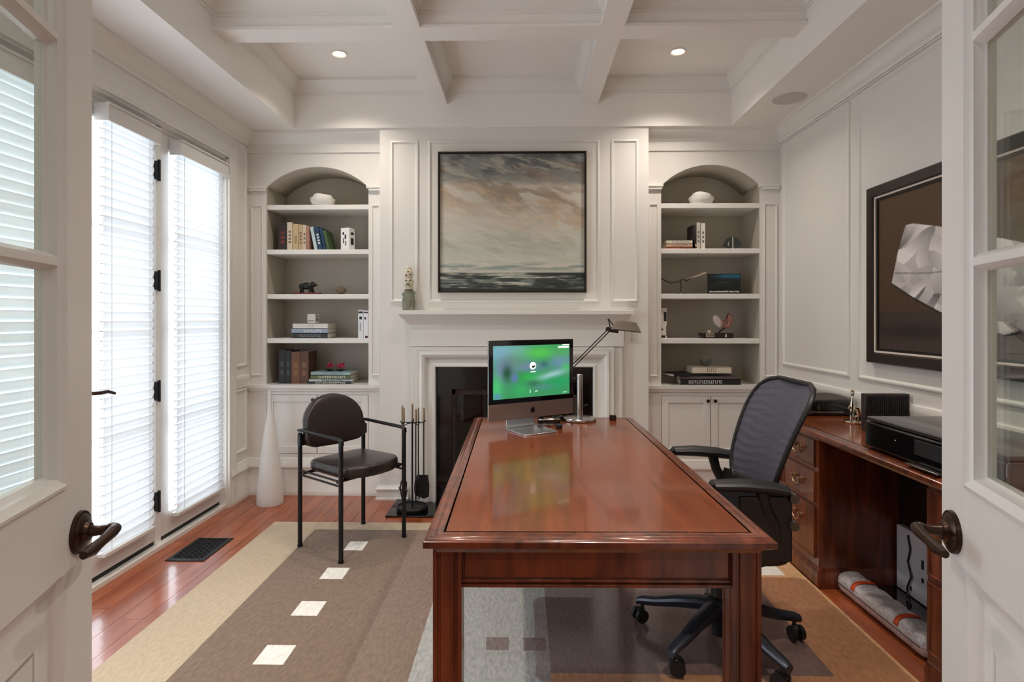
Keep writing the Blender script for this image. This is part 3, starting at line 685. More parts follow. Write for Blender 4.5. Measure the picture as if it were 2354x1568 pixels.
for j in range(NV):
    t = j/(NV-1); t = min(max(t,.0005),.9995); h_ = halfw(t)
    for i in range(NU): v.append(bkr((2*i/(NU-1)-1)*h_, t, 1))
for j in range(NV-1):
    for i in range(NU-1): f.append((j*NU+i,j*NU+i+1,(j+1)*NU+i+1,(j+1)*NU+i))
b.add(v,f); obj('mesh_back', b, 'meshback', oc, solid=.004, smooth=math.radians(60))
P = []
for j in range(0,41): t = j/40; P.append(bk(halfw(min(max(t,.004),.996)),t))
for j in range(40,-1,-1): t = j/40; P.append(bk(-halfw(min(max(t,.004),.996)),t))
P.append(P[0]); b = B().tube(P, .010, 8, cap=False); obj('back_frame', b, 'blackp', oc)
# back support and lumbar shell behind / under the mesh
b = B().tube([(.12,0,.37),(.20,0,.40),(.225,0,.52),(.20,0,.66),(.235,0,.85)], [.03,.032,.026,.022,.014], 10); obj('back_support', b, 'blackp', oc)
b = B().grid(14,10, lambda a,c_: (.10+.06*c_-.05*(2*a-1)**2, (2*a-1)*.235, .43+.20*c_)); obj('lumbar_shell', b, 'blackp', oc, solid=.02)
for s in (-1,1):
    y = s*.262
    b = B().tube([(-.125,y,.694),(-.11,y,.696),(-.02,y,.697),(.08,y,.690),(.140,y,.680),(.153,y,.674)], [.014,.034,.040,.040,.036,.014], 14, flat=.55)
    obj('armrest', b, 'blackp', oc)
    b = B().tube([(.06,y,.68),(.075,y,.62),(.11,y-s*.01,.55),(.12,y-s*.02,.44),(.06,y-s*.06,.40)], [.022,.020,.022,.026,.02], 10); (b.box(-.02,.165,y-.006,y+.012,.43,.66) if s < 0 else None); obj('arm_post', b, 'blackp', oc, bevel=.006)
for z in (.655,.56): obj('tension_knob', B().cyl((.165,-.245,z),(.165,-.285,z),.019,.016,n=14), 'shade', oc)
# ================================================================ COMPUTER
cz = DZ+.0005
cm = thing('desktop_computer', 'silver all-in-one computer with black bezel and green blurred screen, on the desk', 'computer', (.045,2.83,cz), math.radians(33))
# local: x across the screen, -y is the screen's facing direction
W2 = .25; HB0, HB1 = .050, .432; ch = .078
b = B(); v = []; prof = [(W2,0),(W2-.002,.009),(W2-.012,.017),(W2-.08,.028),(.10,.036),(0,.038)]
pf = [(x,y) for x,y in prof]+[(-x,y) for x,y in prof[::-1][1:]]
n = len(pf); hh = [(HB0,1),(HB1,1)]
tl = math.radians(0)
v = [(x,y,z) for z in (HB0,HB1) for x,y in pf]; f = [(i,i+1,n+i+1,n+i) for i in range(n-1)]+[tuple(range(n-1,-1,-1)),tuple(range(n,2*n)),(0,n,2*n-1,n-1)]
b.add(v,f); obj('housing', b, 'alu', cm, bevel=.0015)
obj('chin', B().box(-W2+.0005,W2-.0005,-.003,0,HB0,HB0+ch), 'chin', cm, bevel=.001)
obj('bezel', B().box(-W2,W2,-.0035,0,HB0+ch,HB1), 'blackgloss', cm, bevel=.001)
sx, z0s, z1s = W2-.024, HB0+ch+.024, HB1-.026
def colgrid(name, parent, nu, nv, pos, col, m):
    b = B().grid(nu, nv, pos); o = obj(name, b, m, parent, smooth=math.radians(80)); me = o.data
    ca = me.color_attributes.new('Col', 'FLOAT_COLOR', 'POINT')
    U, V = np.meshgrid(np.linspace(0,1,nu), np.linspace(0,1,nv)); C = np.clip(col(U,V), 0, 1)
    C = np.where(C <= .04045, C/12.92, ((C+.055)/1.055)**2.4)
    ca.data.foreach_set('color', np.dstack([C, np.ones_like(U)]).reshape(-1).astype(np.float32)); return o
def blob(C, U, V, u, v, su, sv, c, a=1.0, ang=0):
    du, dv = U-u, V-v; ca, sa = math.cos(ang), math.sin(ang); x = du*ca+dv*sa; y = -du*sa+dv*ca
    k = (a*np.exp(-(x/su)**2-(y/sv)**2))[...,None]; return C*(1-k)+np.array(c)/255*k
def screen_col(U, V):
    T = 1-V; C = np.ones(U.shape+(3,))*np.array((56,140,88))/255
    for a in ((.1,.12,.4,.3,(118,165,190),.95),(.42,.45,.3,.12,(105,120,170),.6),(.93,.3,.2,.25,(110,125,185),.7),(.12,.5,.12,.25,(130,120,190),.8),(.35,.6,.1,.1,(50,110,70),.9),(.3,.1,.2,.15,(110,170,160),.7),(.25,.3,.2,.2,(95,130,110),.8),(.6,.15,.25,.15,(80,190,70),.9),(.9,.15,.15,.2,(70,160,80),.9),(.85,.35,.15,.15,(105,130,170),.7),
              (.15,.42,.12,.2,(120,125,170),.7),(.17,.52,.08,.2,(24,70,44),.95),(.27,.62,.055,.1,(112,92,205),1),(.04,.8,.1,.3,(70,190,110),.9),(.05,.95,.06,.08,(90,130,190),.8),
              (.45,.4,.15,.1,(110,125,150),.8),(.65,.38,.07,.08,(50,90,110),.7),(.45,.62,.2,.12,(40,170,70),.9),(.75,.6,.28,.08,(170,195,210),.95),(.85,.75,.25,.15,(30,150,90),.9),(.5,.75,.12,.1,(40,95,70),.8),(.62,.82,.2,.06,(90,130,140),.7),(.35,.85,.15,.15,(50,165,90),.8),(.95,.45,.08,.1,(60,190,90),.7)):
        C = blob(C,U,T,a[0],a[1],a[2]*.8,a[3]*.8,a[4],a[5], -.35 if a[0]==.75 else 0)
    return C
colgrid('screen', cm, 100, 70, lambda a,c_: (-sx+2*sx*a, -.0040, z0s+(z1s-z0s)*c_), screen_col, attr_mat('lit_screen', .25, emit=.66))
whites = mat('screen_white', (215,235,225), .5, emit=.6); sw, sh = 2*sx, z1s-z0s
def sp(u, v): return (-sx+sw*u, z1s-sh*v)
b = B()
for (u0,u1,v0,v1) in ((.84,.99,.035,.075),(.90,.995,.0,.02),(.47,.535,.505,.525),(.46,.468,.865,.925),(.90,.96,.955,.962)):
    (xa,za),(xb,zb) = sp(u0,v0),sp(u1,v1); b.box(xa,xb,-.0046,-.0041,zb,za)
x_,z_ = sp(.50,.40)
b.prism([(x_+.019*math.cos(t),z_+.019*math.sin(t)) for t in np.linspace(0,2*PI,20,endpoint=False)], -.0046,-.0041, lambda u,v,w:(u,w,v))
x_,z_ = sp(.545,.89); b.prism([(x_-.008,z_-.004),(x_,z_+.004),(x_+.008,z_-.004),(x_+.006,z_-.006),(x_,z_),(x_-.006,z_-.006)], -.0046,-.0041, lambda u,v,w:(u,w,v))
o = obj('screen_icons', b, whites, cm, smooth=0); o['kind'] = 'stuff'
b = B(); x_,z_ = sp(.505,.405); b.prism([(x_-.010,z_-.006),(x_-.002,z_-.010),(x_+.011,z_-.004),(x_+.010,z_+.006),(x_+.003,z_+.0),(x_-.004,z_+.004)], -.0052,-.0047, lambda u,v,w:(u,w,v)); obj('screen_portrait', b, mat('portrait_dark',(70,80,90),.6), cm, smooth=0)
# emblem on the chin: bitten apple with a leaf
ap = []
for t in np.linspace(0,2*PI,40,endpoint=False):
    r = .0135*(1-.10*abs(math.cos(t))**8*0); x_, z_ = r*1.0*math.cos(t), r*1.08*math.sin(t)
    if abs(x_) < .006: z_ -= math.copysign(.0022*(1-abs(x_)/.006), z_)
    dx, dz = x_-.0165, z_-.001
    if dx*dx+dz*dz < .0072**2: k = .0072/math.hypot(dx,dz); x_, z_ = .0165+dx*k, .001+dz*k
    ap.append((x_,HB0+ch*.50+z_-.002))
b = B().prism(ap, -.0040, -.0030, lambda u,v,w:(u,w,v)); b.prism([(.0005,HB0+ch*.5+.0135),(.002,HB0+ch*.5+.019),(.0065,HB0+ch*.5+.021),(.0055,HB0+ch*.5+.0165)], -.0040,-.0030, lambda u,v,w:(u,w,v)); obj('emblem', b, 'blackgloss', cm, smooth=0)
ft = rounded([(-.145,-.165),(.045,-.165),(.045,.03),(-.145,.03)], .03, 5)
obj('foot', B().prism(ft, 0, .006), 'alu', cm, bevel=.001)
b = B().sweep([(.03,.0055),(.036,.02),(.036,.18),(.034,.26)], [(-.003,-.13),(-.003,.03),(.003,.03),(.003,-.13)], False, lambda u,v,w:(w,u,v)); obj('neck', b, 'alu', cm, bevel=.001)
# ================================================================ DESK LAMP
bx_, by_ = .297, 3.03
dl = thing('desk_lamp', 'chrome desk lamp with round base, thin arm and dark metal shade, behind the computer', 'lamp', (bx_,by_,DZ+.0005))
obj('base', B().lathe([(0,0),(.082,0),(.086,.003),(.086,.013),(.083,.016),(.03,.019),(0,.019)], 40), 'chrome', dl)
obj('column', B().lathe([(.0155,.017),(.0155,.24),(.013,.243),(0,.243)], 20), 'chrome', dl)
obj('knob', B().cyl((.0155,-.004,.075),(.034,-.01,.083),.0035,n=8).sphere((.036,-.011,.084),.006,8), 'black', dl)
pj = Vector(onY(1287,872,by_)) - Vector((bx_,by_,DZ)); hj = Vector(onY(1402,757,by_-.01)) - Vector((bx_,by_,DZ))
obj('lower_arm', B().cyl((0,0,.225),(pj.x,pj.y,pj.z),.006,n=10).sphere(tuple(pj),.012,10), 'black', dl)
dv = (hj-pj).normalized(); sd = Vector((dv.z,0,-dv.x))*.0065; b = B()
for s in (-1,1): b.cyl(pj+sd*s, hj+sd*s, .0028, n=8)
obj('arm', b, 'black', dl)
b = B().cyl(hj+Vector((0,.006,0)),hj+Vector((.045,-.004,-.008)),.015,n=14); b.cyl(hj+Vector((-.01,-.012,.0)),hj+Vector((-.01,.012,0)),.012,n=12); obj('joint', b, 'blackp', dl)
b = B(); q0 = Vector(onY(1399,735,by_))-Vector((bx_,by_,DZ)); b.cyl(q0, hj+Vector((.03,0,.008)), .003, n=8); b.cyl(q0, hj+Vector((.003,0,.0)), .003, n=8); b.sphere(tuple(q0),.006,8); obj('yoke', b, 'black', dl)
# shade: trapezoid trough, long axis mostly along x
c0 = Vector(onY(1440,750,by_-.03))-Vector((bx_,by_,DZ)); T = Matrix.Translation(c0) @ Matrix.Rotation(math.radians(-12),4,'Z') @ Matrix.Rotation(math.radians(6),4,'Y')
b = B(); tp = [(-.048,-.024),(.048,-.024),(.048,.024),(-.048,.024)]; bt = [(-.076,-.052),(.076,-.052),(.076,.052),(-.076,.052)]
v = [(x,y,.024) for x,y in tp]+[(x,y,-.020) for x,y in bt]+[(x,y,-.026) for x,y in bt]+[(x*.95,y*.94,-.026) for x,y in bt]+[(x*.95,y*.9,.020) for x,y in tp]
f = [(0,1,2,3)]+[(4*r+k,4*r+(k+1)%4,4*r+4+(k+1)%4,4*r+4+k) for r in range(4) for k in range(4)]+[(16,17,18,19)]
b.add(v,f,T); obj('shade', b, 'shade', dl, smooth=0)
e = T @ Vector((.03,-.0,-.02)); obj('pull_chain', B().cyl(e, e-Vector((0,0,.045)), .0009, n=6).sphere(tuple(e-Vector((0,0,.048))),.0035,8), 'bronze', dl)
# ================================================================ PICTURES
def vnoise(U, V, fu, fv, seed, oct=4):
    out = np.zeros_like(U); amp = 1; tot = 0
    for k in range(oct):
        r = np.random.default_rng(seed+k*17); nu, nv = int(fu*2**k)+3, int(fv*2**k)+3; g = r.random((nv,nu))
        x = U*(nu-2); y = V*(nv-2); xi = np.clip(np.floor(x).astype(int),0,nu-2); yi = np.clip(np.floor(y).astype(int),0,nv-2); fx = x-xi; fy = y-yi; fx = fx*fx*(3-2*fx); fy = fy*fy*(3-2*fy)
        out += amp*((g[yi,xi]*(1-fx)+g[yi,xi+1]*fx)*(1-fy)+(g[yi+1,xi]*(1-fx)+g[yi+1,xi+1]*fx)*fy); tot += amp; amp *= .55
    return out/tot
def mix(A, Bc, k): k = np.clip(k,0,1)[...,None]; return A*(1-k)+np.array(Bc)/255*k
PA, PB = onY(1007,349,4.055), onY(1348,672,4.055)
sea = thing('seascape_painting', 'large abstract seascape painting in a thin black frame above the mantel', 'painting', ((PA.x+PB.x)/2, 4.10, (PA.z+PB.z)/2))
w2, h2 = (PB.x-PA.x)/2, (PA.z-PB.z)/2
fr = [(0,0),(0,.045),(.008,.045),(.008,.03),(.012,.03),(.012,0)]
obj('frame', B().sweep(rectpath(-w2,w2,-h2,h2), fr, True, lambda u,v,w:(u,-w-.001,v)), 'frame', sea, smooth=0)
obj('frame_edge', B().sweep(rectpath(-w2-.001,w2+.001,-h2-.001,h2+.001), [(-.002,.001),(-.002,.043),(.0,.043),(0,.001)], True, lambda u,v,w:(u,-w-.001,v)), 'champagne', sea, smooth=0)
def seacol(U, V):
    T = 1-V; wv = vnoise(U,T,4,8,3)-.5
    tilt = np.clip(T*.78+.22-.24*U+.05*wv, 0, 1)
    n1 = vnoise(U, tilt, 7, 30, 11, 5); n2 = vnoise(U, tilt, 4, 16, 29, 5); n3 = vnoise(U, tilt, 9, 60, 77, 4); n4 = vnoise(U, T, 5, 14, 91, 5)
    q = T-.20*(U-.5)+.16*(n4-.5)
    C = np.ones(U.shape+(3,))*np.array((208,202,188))/255
    C = mix(C, (186,164,138), np.exp(-((q-.36)/.15)**2)*np.clip((n2-.40)*5,0,1)*.8)
    C = mix(C, (150,134,116), np.exp(-((q-.31)/.13)**2)*np.clip((n1-.46)*7,0,1)*.85)
    C = mix(C, (200,172,140), np.exp(-((q-.40)/.12)**2)*np.clip((n3-.55)*6,0,1)*.7)
    C = mix(C, (222,212,190), np.exp(-((q-.47)/.14)**2)*np.clip((n1-.52)*8,0,1)*.7)
    top = np.clip((.235-T-.05*(n4-.5)*3+.03*U)/.10,0,1)
    C = mix(C, (124,128,124), top*.85); C = mix(C, (90,94,94), top*np.clip((n4-.48)*6,0,1)*.85); C = mix(C, (176,172,154), top*np.clip((n3-.56)*8,0,1)*.7); C = mix(C,(150,126,112),top*np.clip((n2-.6)*8,0,1)*.6)
    C = mix(C, (188,192,180), np.exp(-((T-.70)/.11)**2)*.75); C = mix(C, (170,168,152), np.exp(-((T-.66)/.14)**2)*np.clip((n1-.5)*6,0,1)*.5)
    h = vnoise(U, T, 5, 55, 41, 4); h2_ = vnoise(U, T, 6, 80, 61, 3); h3 = vnoise(U,T,7,34,101,4)
    C = mix(C, (136,150,142), np.exp(-((T-.825)/.028)**2)*np.clip((h-.42)*5,0,1)*.9)
    sea_ = np.clip((T-.862)/.012, 0, 1)
    C = mix(C, (104,116,106), sea_*.92); C = mix(C, (48,54,50), sea_*np.clip((h3-.44)*7,0,1)*.9); C = mix(C, (206,204,190), sea_*np.clip((h2_-.60)*9,0,1)*.8); C = mix(C,(34,38,36),sea_*np.clip((h-.56)*8,0,1)*.85)
    C = mix(C, (30,34,32), np.clip((T-.975)/.012,0,1)*.8)
    return C*(.97+.10*n3)[...,None]
colgrid('canvas', sea, 330, 310, lambda a,c_: (-w2+.010+(2*w2-.02)*a, -.028, -h2+.010+(2*h2-.02)*c_), seacol, attr_mat('oil_paint', .5))
# still life on the right wall: Y from 3.09 toward the camera
SY1, SY0, SZ0, SZ1 = 3.095, 1.86, 1.065, 1.985
stl = thing('still_life_painting', 'large framed still life of crumpled white paper on a brown ground, right wall', 'painting', (XR,(SY0+SY1)/2,(SZ0+SZ1)/2))
w2b, h2b = (SY1-SY0)/2, (SZ1-SZ0)/2
FR = [(0,0),(0,.03),(.006,.036),(.05,.036),(.056,.022),(.056,0)]
mpr = lambda u,v,w:(-w-.001,u,v)
obj('frame', B().sweep(rectpath(-w2b,w2b,-h2b,h2b), FR, True, mpr), 'frame', stl, smooth=0)
obj('inner_fillet', B().sweep(rectpath(-w2b+.056,w2b-.056,-h2b+.056,h2b-.056), [(0,0),(0,.026),(.009,.026),(.009,0)], True, mpr), mat('pale_fillet', (225,212,200), .4), stl, smooth=0)
obj('inner_edge', B().sweep(rectpath(-w2b+.065,w2b-.065,-h2b+.065,h2b-.065), [(0,0),(0,.02),(.012,.02),(.012,0)], True, mpr), 'black', stl, smooth=0)
def yz(x, y): p = onX(x, y, XR-.03); return (p.y, p.z)
bag = [yz(*p) for p in ((2075,517),(2095,514),(2163,522),(2354,560))]+[(1.98,1.72),(1.92,1.50),(1.95,1.36)]+[yz(*p) for p in ((2354,757),(2301,769),(2255,760),(2163,722),(2090,682),(2043,650),(2045,640),(2058,575))]
def inpoly(Y, Z, P):
    r = np.zeros(Y.shape, bool); n = len(P)
    for i in range(n):
        (ya,za),(yb,zb) = P[i],P[(i+1)%n]
        c_ = ((za > Z) != (zb > Z)) & (Y < (yb-ya)*(Z-za)/(zb-za+1e-12)+ya); r ^= c_
    return r
def bagcol(U, V):
    Y = SY0+.07+(SY1-SY0-.14)*U; Z = SZ0+.07+(SZ1-SZ0-.14)*V
    C = np.ones(U.shape+(3,))*np.array((84,60,40))/255
    C = mix(C, (66,46,32), 1-V); C = mix(C, (58,44,38), np.clip((1.335-Z)/.01,0,1))
    C = mix(C, (74,62,56), np.clip((1.335-Z)/.01,0,1)*np.clip((1.25-Z)*6,0,1)*.6)
    C = mix(C, (30,20,16), np.exp(-((Y-2.75)/.28)**2-((Z-1.235)/.03)**2)*.8)
    C = mix(C, (30,20,16), inpoly(Y+.02,Z+.02,bag)*.8)
    r = np.random.default_rng(5); pts = r.random((150,2)); best = np.full(U.shape, 9.); second = best.copy(); idx = np.zeros(U.shape, int)
    for i,(a,c_) in enumerate(pts):
        d = np.hypot((U-a)*1.35+.06*np.sin(V*19), (V-c_)+.05*np.sin(U*17)); nw = d < best; second = np.where(nw, best, np.minimum(second, d)); idx = np.where(nw, i, idx); best = np.minimum(best, d)
    gx = r.normal(size=150); gy = r.normal(size=150); base = r.random(150)
    sh = .80+.10*base[idx]+1.3*(gx[idx]*(U-pts[idx,0])+gy[idx]*(V-pts[idx,1]))
    sh = np.clip(sh-.16*np.clip((1.56-Z)*4,0,1)+.10*np.clip((Z-1.62)*5,0,1), .45, 1.0)
    sh = np.where(np.abs(Z-1.515-.01*np.sin(Y*9)) < .004, sh*.75, sh)
    pap = sh[...,None]*np.array((238,230,228))/255
    k = inpoly(Y,Z,bag)[...,None]; return np.where(k, pap, C)
colgrid('canvas', stl, 260, 190, lambda a,c_: (-.015, -w2b+.07+(2*w2b-.14)*a, -h2b+.07+(2*h2b-.14)*c_), bagcol, attr_mat('oil_paint_dark', .45))
# ================================================================ FLOOR ITEMS
b = B().lathe([(.0,0),(.086,0),(.089,.012),(.088,.05),(.082,.13),(.073,.22),(.063,.32),(.050,.43),(.034,.55),(.021,.61),(.014,.65),(.012,.70),(.0125,.79),(.010,.79),(.009,.70),(0,.68)], 40)
tag(obj('floor_vase', b, 'vase', loc=(-1.772,3.985,.001)), 'tall white tapering floor vase in the corner beside the left bookcase', 'vase')
vt = thing('floor_vent', 'black cast iron floor register in the wood floor by the glazed doors', 'floor vent', (-1.81,3.19,.001), 0)
fr_ = [(0,0),(.0,.003),(.012,.006),(.022,.006),(.022,0)]
obj('frame', B().sweep(rectpath(-.105,.105,-.16,.16), fr_, True), 'iron', vt)
b = B()
for i in range(5):
    for j in range(9):
        x, y = -.066+.033*i, -.12+.03*j; b.cyl((x-.017,y-.015,.003),(x+.017,y+.015,.003),.0025,n=6); b.cyl((x-.017,y+.015,.003),(x+.017,y-.015,.003),.0025,n=6)
        if (i+j)%2: b.lathe([(.004,.001),(.008,.001),(.008,.005),(.004,.005),(.004,.001)], 8, (x,y,0))
obj('grille', b, 'iron', vt); obj('pan', B().box(-.09,.09,-.145,.145,.0002,.0012), 'screw', vt, smooth=0)
# fireplace tools
tl_ = thing('fireplace_tool_stand', 'black fireplace tool stand with round base on the hearth', 'fireplace tools', (-.745,3.84,.0125))
obj('base', B().lathe([(0,0),(.10,0),(.104,.006),(.104,.024),(.098,.03),(.094,.022),(.03,.02),(0,.02)], 36), 'iron', tl_)
obj('post', B().cyl((0,0,.02),(0,0,.64),.006,n=10), 'black', tl_)
obj('handle', B().cyl((0,0,.60),(0,0,.70),.0065,n=10).sphere((0,0,.706),.008,8), 'brass', tl_)
b = B()
for k in range(5):
    a = 2*PI*k/5+.4; b.tube([(0,0,.585),(.05*math.cos(a),.05*math.sin(a),.585),(.078*math.cos(a),.078*math.sin(a),.577),(.09*math.cos(a),.09*math.sin(a),.595)], .0035, 6)
obj('hook_ring', b, 'black', tl_)
kinds = ['poker','shovel','brush','tongs','poker']
descr = ['black fireplace poker with brass handle hanging at the left of the tool stand','black ash shovel with brass handle at the right of the tool stand','round-headed hearth brush with brass handle at the back of the tool stand','black fire tongs with open jaws hanging at the left front of the tool stand','black log fork with brass handle at the front of the tool stand']
pos = [(-.072,.02),(.078,-.005),(.028,.07),(-.045,-.062),(.035,-.062)]
for k,(x,y) in enumerate(pos):
    nm = ['fire_poker','ash_shovel','hearth_brush','fire_tongs','log_fork'][k]
    t = thing(nm, descr[k], 'fireplace tool', (-.745+x,3.84+y,.0125), 0, 'tools on the fireplace stand')
    obj('handle', B().cyl((0,0,.60),(0,0,.695-.01*(k%3)),.0075,.0055,n=10), 'brass', t)
    b = B().cyl((0,0,.20),(0,0,.60),.004,n=8)
    if nm == 'ash_shovel':
        b.add([(-.028,0,.235),(.028,0,.235),(.036,0,.16),(.034,0,.09),(.0,.0,.075),(-.034,0,.09),(-.036,0,.16),(-.028,.006,.235),(.028,.006,.235),(.036,.01,.16),(.034,.01,.09),(0,.01,.075),(-.034,.01,.09),(-.036,.01,.16)], [(0,1,2,3,4,5,6),(13,12,11,10,9,8,7)]+[(i,(i+1)%7,7+(i+1)%7,7+i) for i in range(7)])
    elif nm == 'hearth_brush': b.lathe([(0,.07),(.022,.075),(.03,.10),(.03,.15),(.02,.20),(.006,.22),(0,.22)], 14)
    elif nm == 'fire_tongs':
        for s in (-1,1): b.tube([(0,0,.24),(s*.018,0,.20),(s*.022,0,.15),(s*.012,0,.10),(s*.004,0,.07)], .004, 6)
    elif nm == 'log_fork': b.cyl((0,0,.08),(0,0,.22),.005,n=8).tube([(0,0,.12),(.02,0,.12),(.024,0,.09)], .004, 6)
    else: b.cyl((0,0,.07),(0,0,.22),.0045,n=8).tube([(0,0,.13),(-.02,0,.13),(-.022,0,.15)], .004, 6)
    obj('shaft', b, 'black', t)
# ================================================================ MANTEL STATUE
st = thing('carved_statue', 'tall carved stone head statue with pierced pale crown standing on the mantel', 'statue', (-.808,4.035,1.3525))
b = B(); prof = [(0,0),(.040,0),(.043,.02),(.044,.06),(.041,.09),(.038,.115),(.03,.135),(.024,.15),(.026,.16)]
v = [(r*math.cos(2*PI*k/24)*1.0, r*.72*math.sin(2*PI*k/24), z) for r,z in prof for k in range(24)]
for i,p in enumerate(v): j = 1+.10*math.sin(i*2.3)+.06*math.sin(i*.71); v[i] = (p[0]*j,p[1]*j,p[2])
b.add(v, [(i*24+k,i*24+(k+1)%24,(i+1)*24+(k+1)%24,(i+1)*24+k) for i in range(len(prof)-1) for k in range(24)])
b.sphere((.034,-.005,.125),.016,10).sphere((-.032,-.005,.115),.016,10).cyl((.02,-.02,0),(.034,-.024,.02),.016,n=10)
obj('body', b, 'stone', st)
b = B(); b.sphere((0,0,.195),.034,16,(1,.85,1.25)); b.sphere((0,-.002,.255),.030,16,(1,.8,1.4)); b.sphere((0,0,.29),.02,12,(1,.8,1.2))
b.cyl((0,0,.150),(0,0,.163),.034,n=16); b.sphere((0,-.031,.200),.007,8,(.8,1,1.6))
obj('head', b, 'stonepale', st)
b = B()
for (x,z) in ((-.013,.212),(.014,.212),(-.012,.248),(.013,.252),(0,.272)): b.sphere((x,-.026 if z<.23 else -.022,z),.0065,8,(1.2,.6,.7))
b.cyl((-.012,-.029,.182),(.012,-.029,.182),.003,n=6); obj('carved_hollows', b, 'frame', st)
# ================================================================ SHELF THINGS
ZT = {k: onY(730,y,YA).z+.0006 for k,y in ((1,470),(2,573),(3,676),(4,778))}; ZT[5] = .8106
pages = mat('page_block', (226,218,200), .85, bump=.3, scale=200)
_bm = {}
def bmat(rgb):
    if rgb not in _bm: _bm[rgb] = mat('cover_%d_%d_%d' % rgb, rgb, .5)
    return _bm[rgb]
def book(x0, x1, z, h, d, rgb, label, y=4.26, lean=0, marks=None, group='books standing on the shelves', name='book'):
    T_ = x1-x0; t = thing(name, label, 'book', ((x0+x1)/2, y, z), 0, group); t.rotation_euler = (0, lean, 0); hw = T_/2; c_ = min(.0018, T_*.15)
    if lean: t.location.z += abs(math.sin(lean))*hw
    b = B(); b.box(-hw,hw,0,.002,0,h); b.box(-hw,-hw+c_,.002,d,0,h); b.box(hw-c_,hw,.002,d,0,h); obj('cover', b, bmat(rgb), t, smooth=0)
    obj('pages', B().box(-hw+c_,hw-c_,.002,d-.004,.003,h-.003), pages, t, smooth=0)
    if marks:
        b = B()
        for i in range(marks[1]):
            zz = h*.25+i*h*.5/marks[1]; b.box(-hw*.45,hw*.45,-.0006,0,zz,zz+h*.3/marks[1])
        o = obj('spine_marks', b, bmat(marks[0]), t, smooth=0); o['kind'] = 'stuff'
    return t
def flatbook(xc, z, w_, d, th, rgb, label, y=4.26, rot=0, marks=None, group='books lying in stacks on the shelves', mseed=1):
    t = thing('book', label, 'book', (xc, y+d/2, z), rot, group); c_ = .002
    b = B(); b.box(-w_/2,w_/2,-d/2,d/2,0,c_); b.box(-w_/2,w_/2,-d/2,d/2,th-c_,th); b.box(-w_/2,w_/2,-d/2,-d/2+.002,0,th); obj('cover', b, bmat(rgb), t, smooth=0)
    obj('pages', B().box(-w_/2+.003,w_/2-.003,-d/2+.002,d/2-.003,c_,th-c_), pages, t, smooth=0)
    if marks:
        b = B(); r = random.Random(mseed); x = -w_*marks[2]
        while x < w_*marks[3]:
            l_ = r.uniform(.006,.012); k = r.random(); zl, zh = th*.22, th*.78
            b.box(x,x+.003,-d/2-.0006,-d/2,zl,zh)
            if k > .3: b.box(x+.003,x+l_,-d/2-.0006,-d/2,zh-.004,zh)
            if k < .7: b.box(x+.003,x+l_,-d/2-.0006,-d/2,zl,zl+.004)
            x += l_+.0045
        o = obj('spine_marks', b, bmat(marks[0]), t, smooth=0); o['kind'] = 'stuff'
    return t
def X4(px, Y=4.26): return onY(px, 500, Y).x
def HT(py, z, Y=4.26): return onY(700, py, Y).z - z
# left case, shelf 2
z = ZT[2]
for (a,c_,py,rgb,lb,mk) in ((640,659,512,(38,22,20),'thick dark book with a red mark, leftmost on the second shelf of the left bookcase',((120,40,40),3)),
    (660,672,511,(214,200,176),'tall cream book next to the thick dark book, left bookcase',((120,100,80),4)),(673.5,686,515,(200,176,136),'tan book, third from the left on the left bookcase',((170,140,100),1)),
    (687,695,516,(190,164,130),'narrow tan book right of the wider tan one',((120,80,60),4)),(695.5,704,517,(208,190,164),'narrow beige book beside the pink-spined one',((130,110,90),3)),
    (705,711,519,(170,120,104),'thin pinkish-brown book before the leaning books',None)):
    book(X4(a), X4(c_), z, HT(py,z), .15, rgb, lb, marks=mk)
for (a,c_,py,rgb,lb,mk,ln) in ((718,725,521,(190,206,210),'pale blue book leaning left, first of the leaning books',None,-.20),(726.5,737,522,(22,56,84),'dark teal book with white lettering, leaning left',((220,225,225),4),-.20),
    (739,745,524,(24,62,90),'slim blue book leaning between the teal and the green one',None,-.20),(747,753,529,(66,92,52),'thin green book, last of the leaning books',None,-.22)):
    book(X4(a)+.016, X4(c_)+.016, z, HT(py,z), .15, rgb, lb, marks=mk, lean=ln)
def charbox(xa, xb, py, z, label, y=4.26, rgb=(240,240,238), bars=((.3,.75,.2,.12),(.55,.6,.18,.2),(.35,.42,.12,.22),(.6,.3,.1,.2)), rot=0, dep=.06, nm='decorated_box', ink=(24,24,26), cat='box'):
    w_ = xb-xa; h = HT(py,z,y); t = thing(nm, label, cat, ((xa+xb)/2, y+dep/2, z), rot)
    obj('body', B().box(-w_/2,w_/2,-dep/2,dep/2,0,h), bmat(rgb), t, bevel=.001)
    b = B()
    for (u,v_,a,c_) in bars: b.box(-w_/2+w_*(u-a/2),-w_/2+w_*(u+a/2),-dep/2-.0006,-dep/2,h*(v_-c_/2),h*(v_+c_/2))
    for (v_,c_) in ((.75,.12),(.4,.3)): b.box(w_/2,w_/2+.0006,-dep*.2,dep*.25,h*(v_-c_/2),h*(v_+c_/2))
    o = obj('printed_marks', b, bmat(ink), t, smooth=0); o['kind'] = 'stuff'; return t
charbox(X4(785), X4(808), 524, z, 'white box with black brush characters on the left bookcase', rot=-.35, dep=.07)
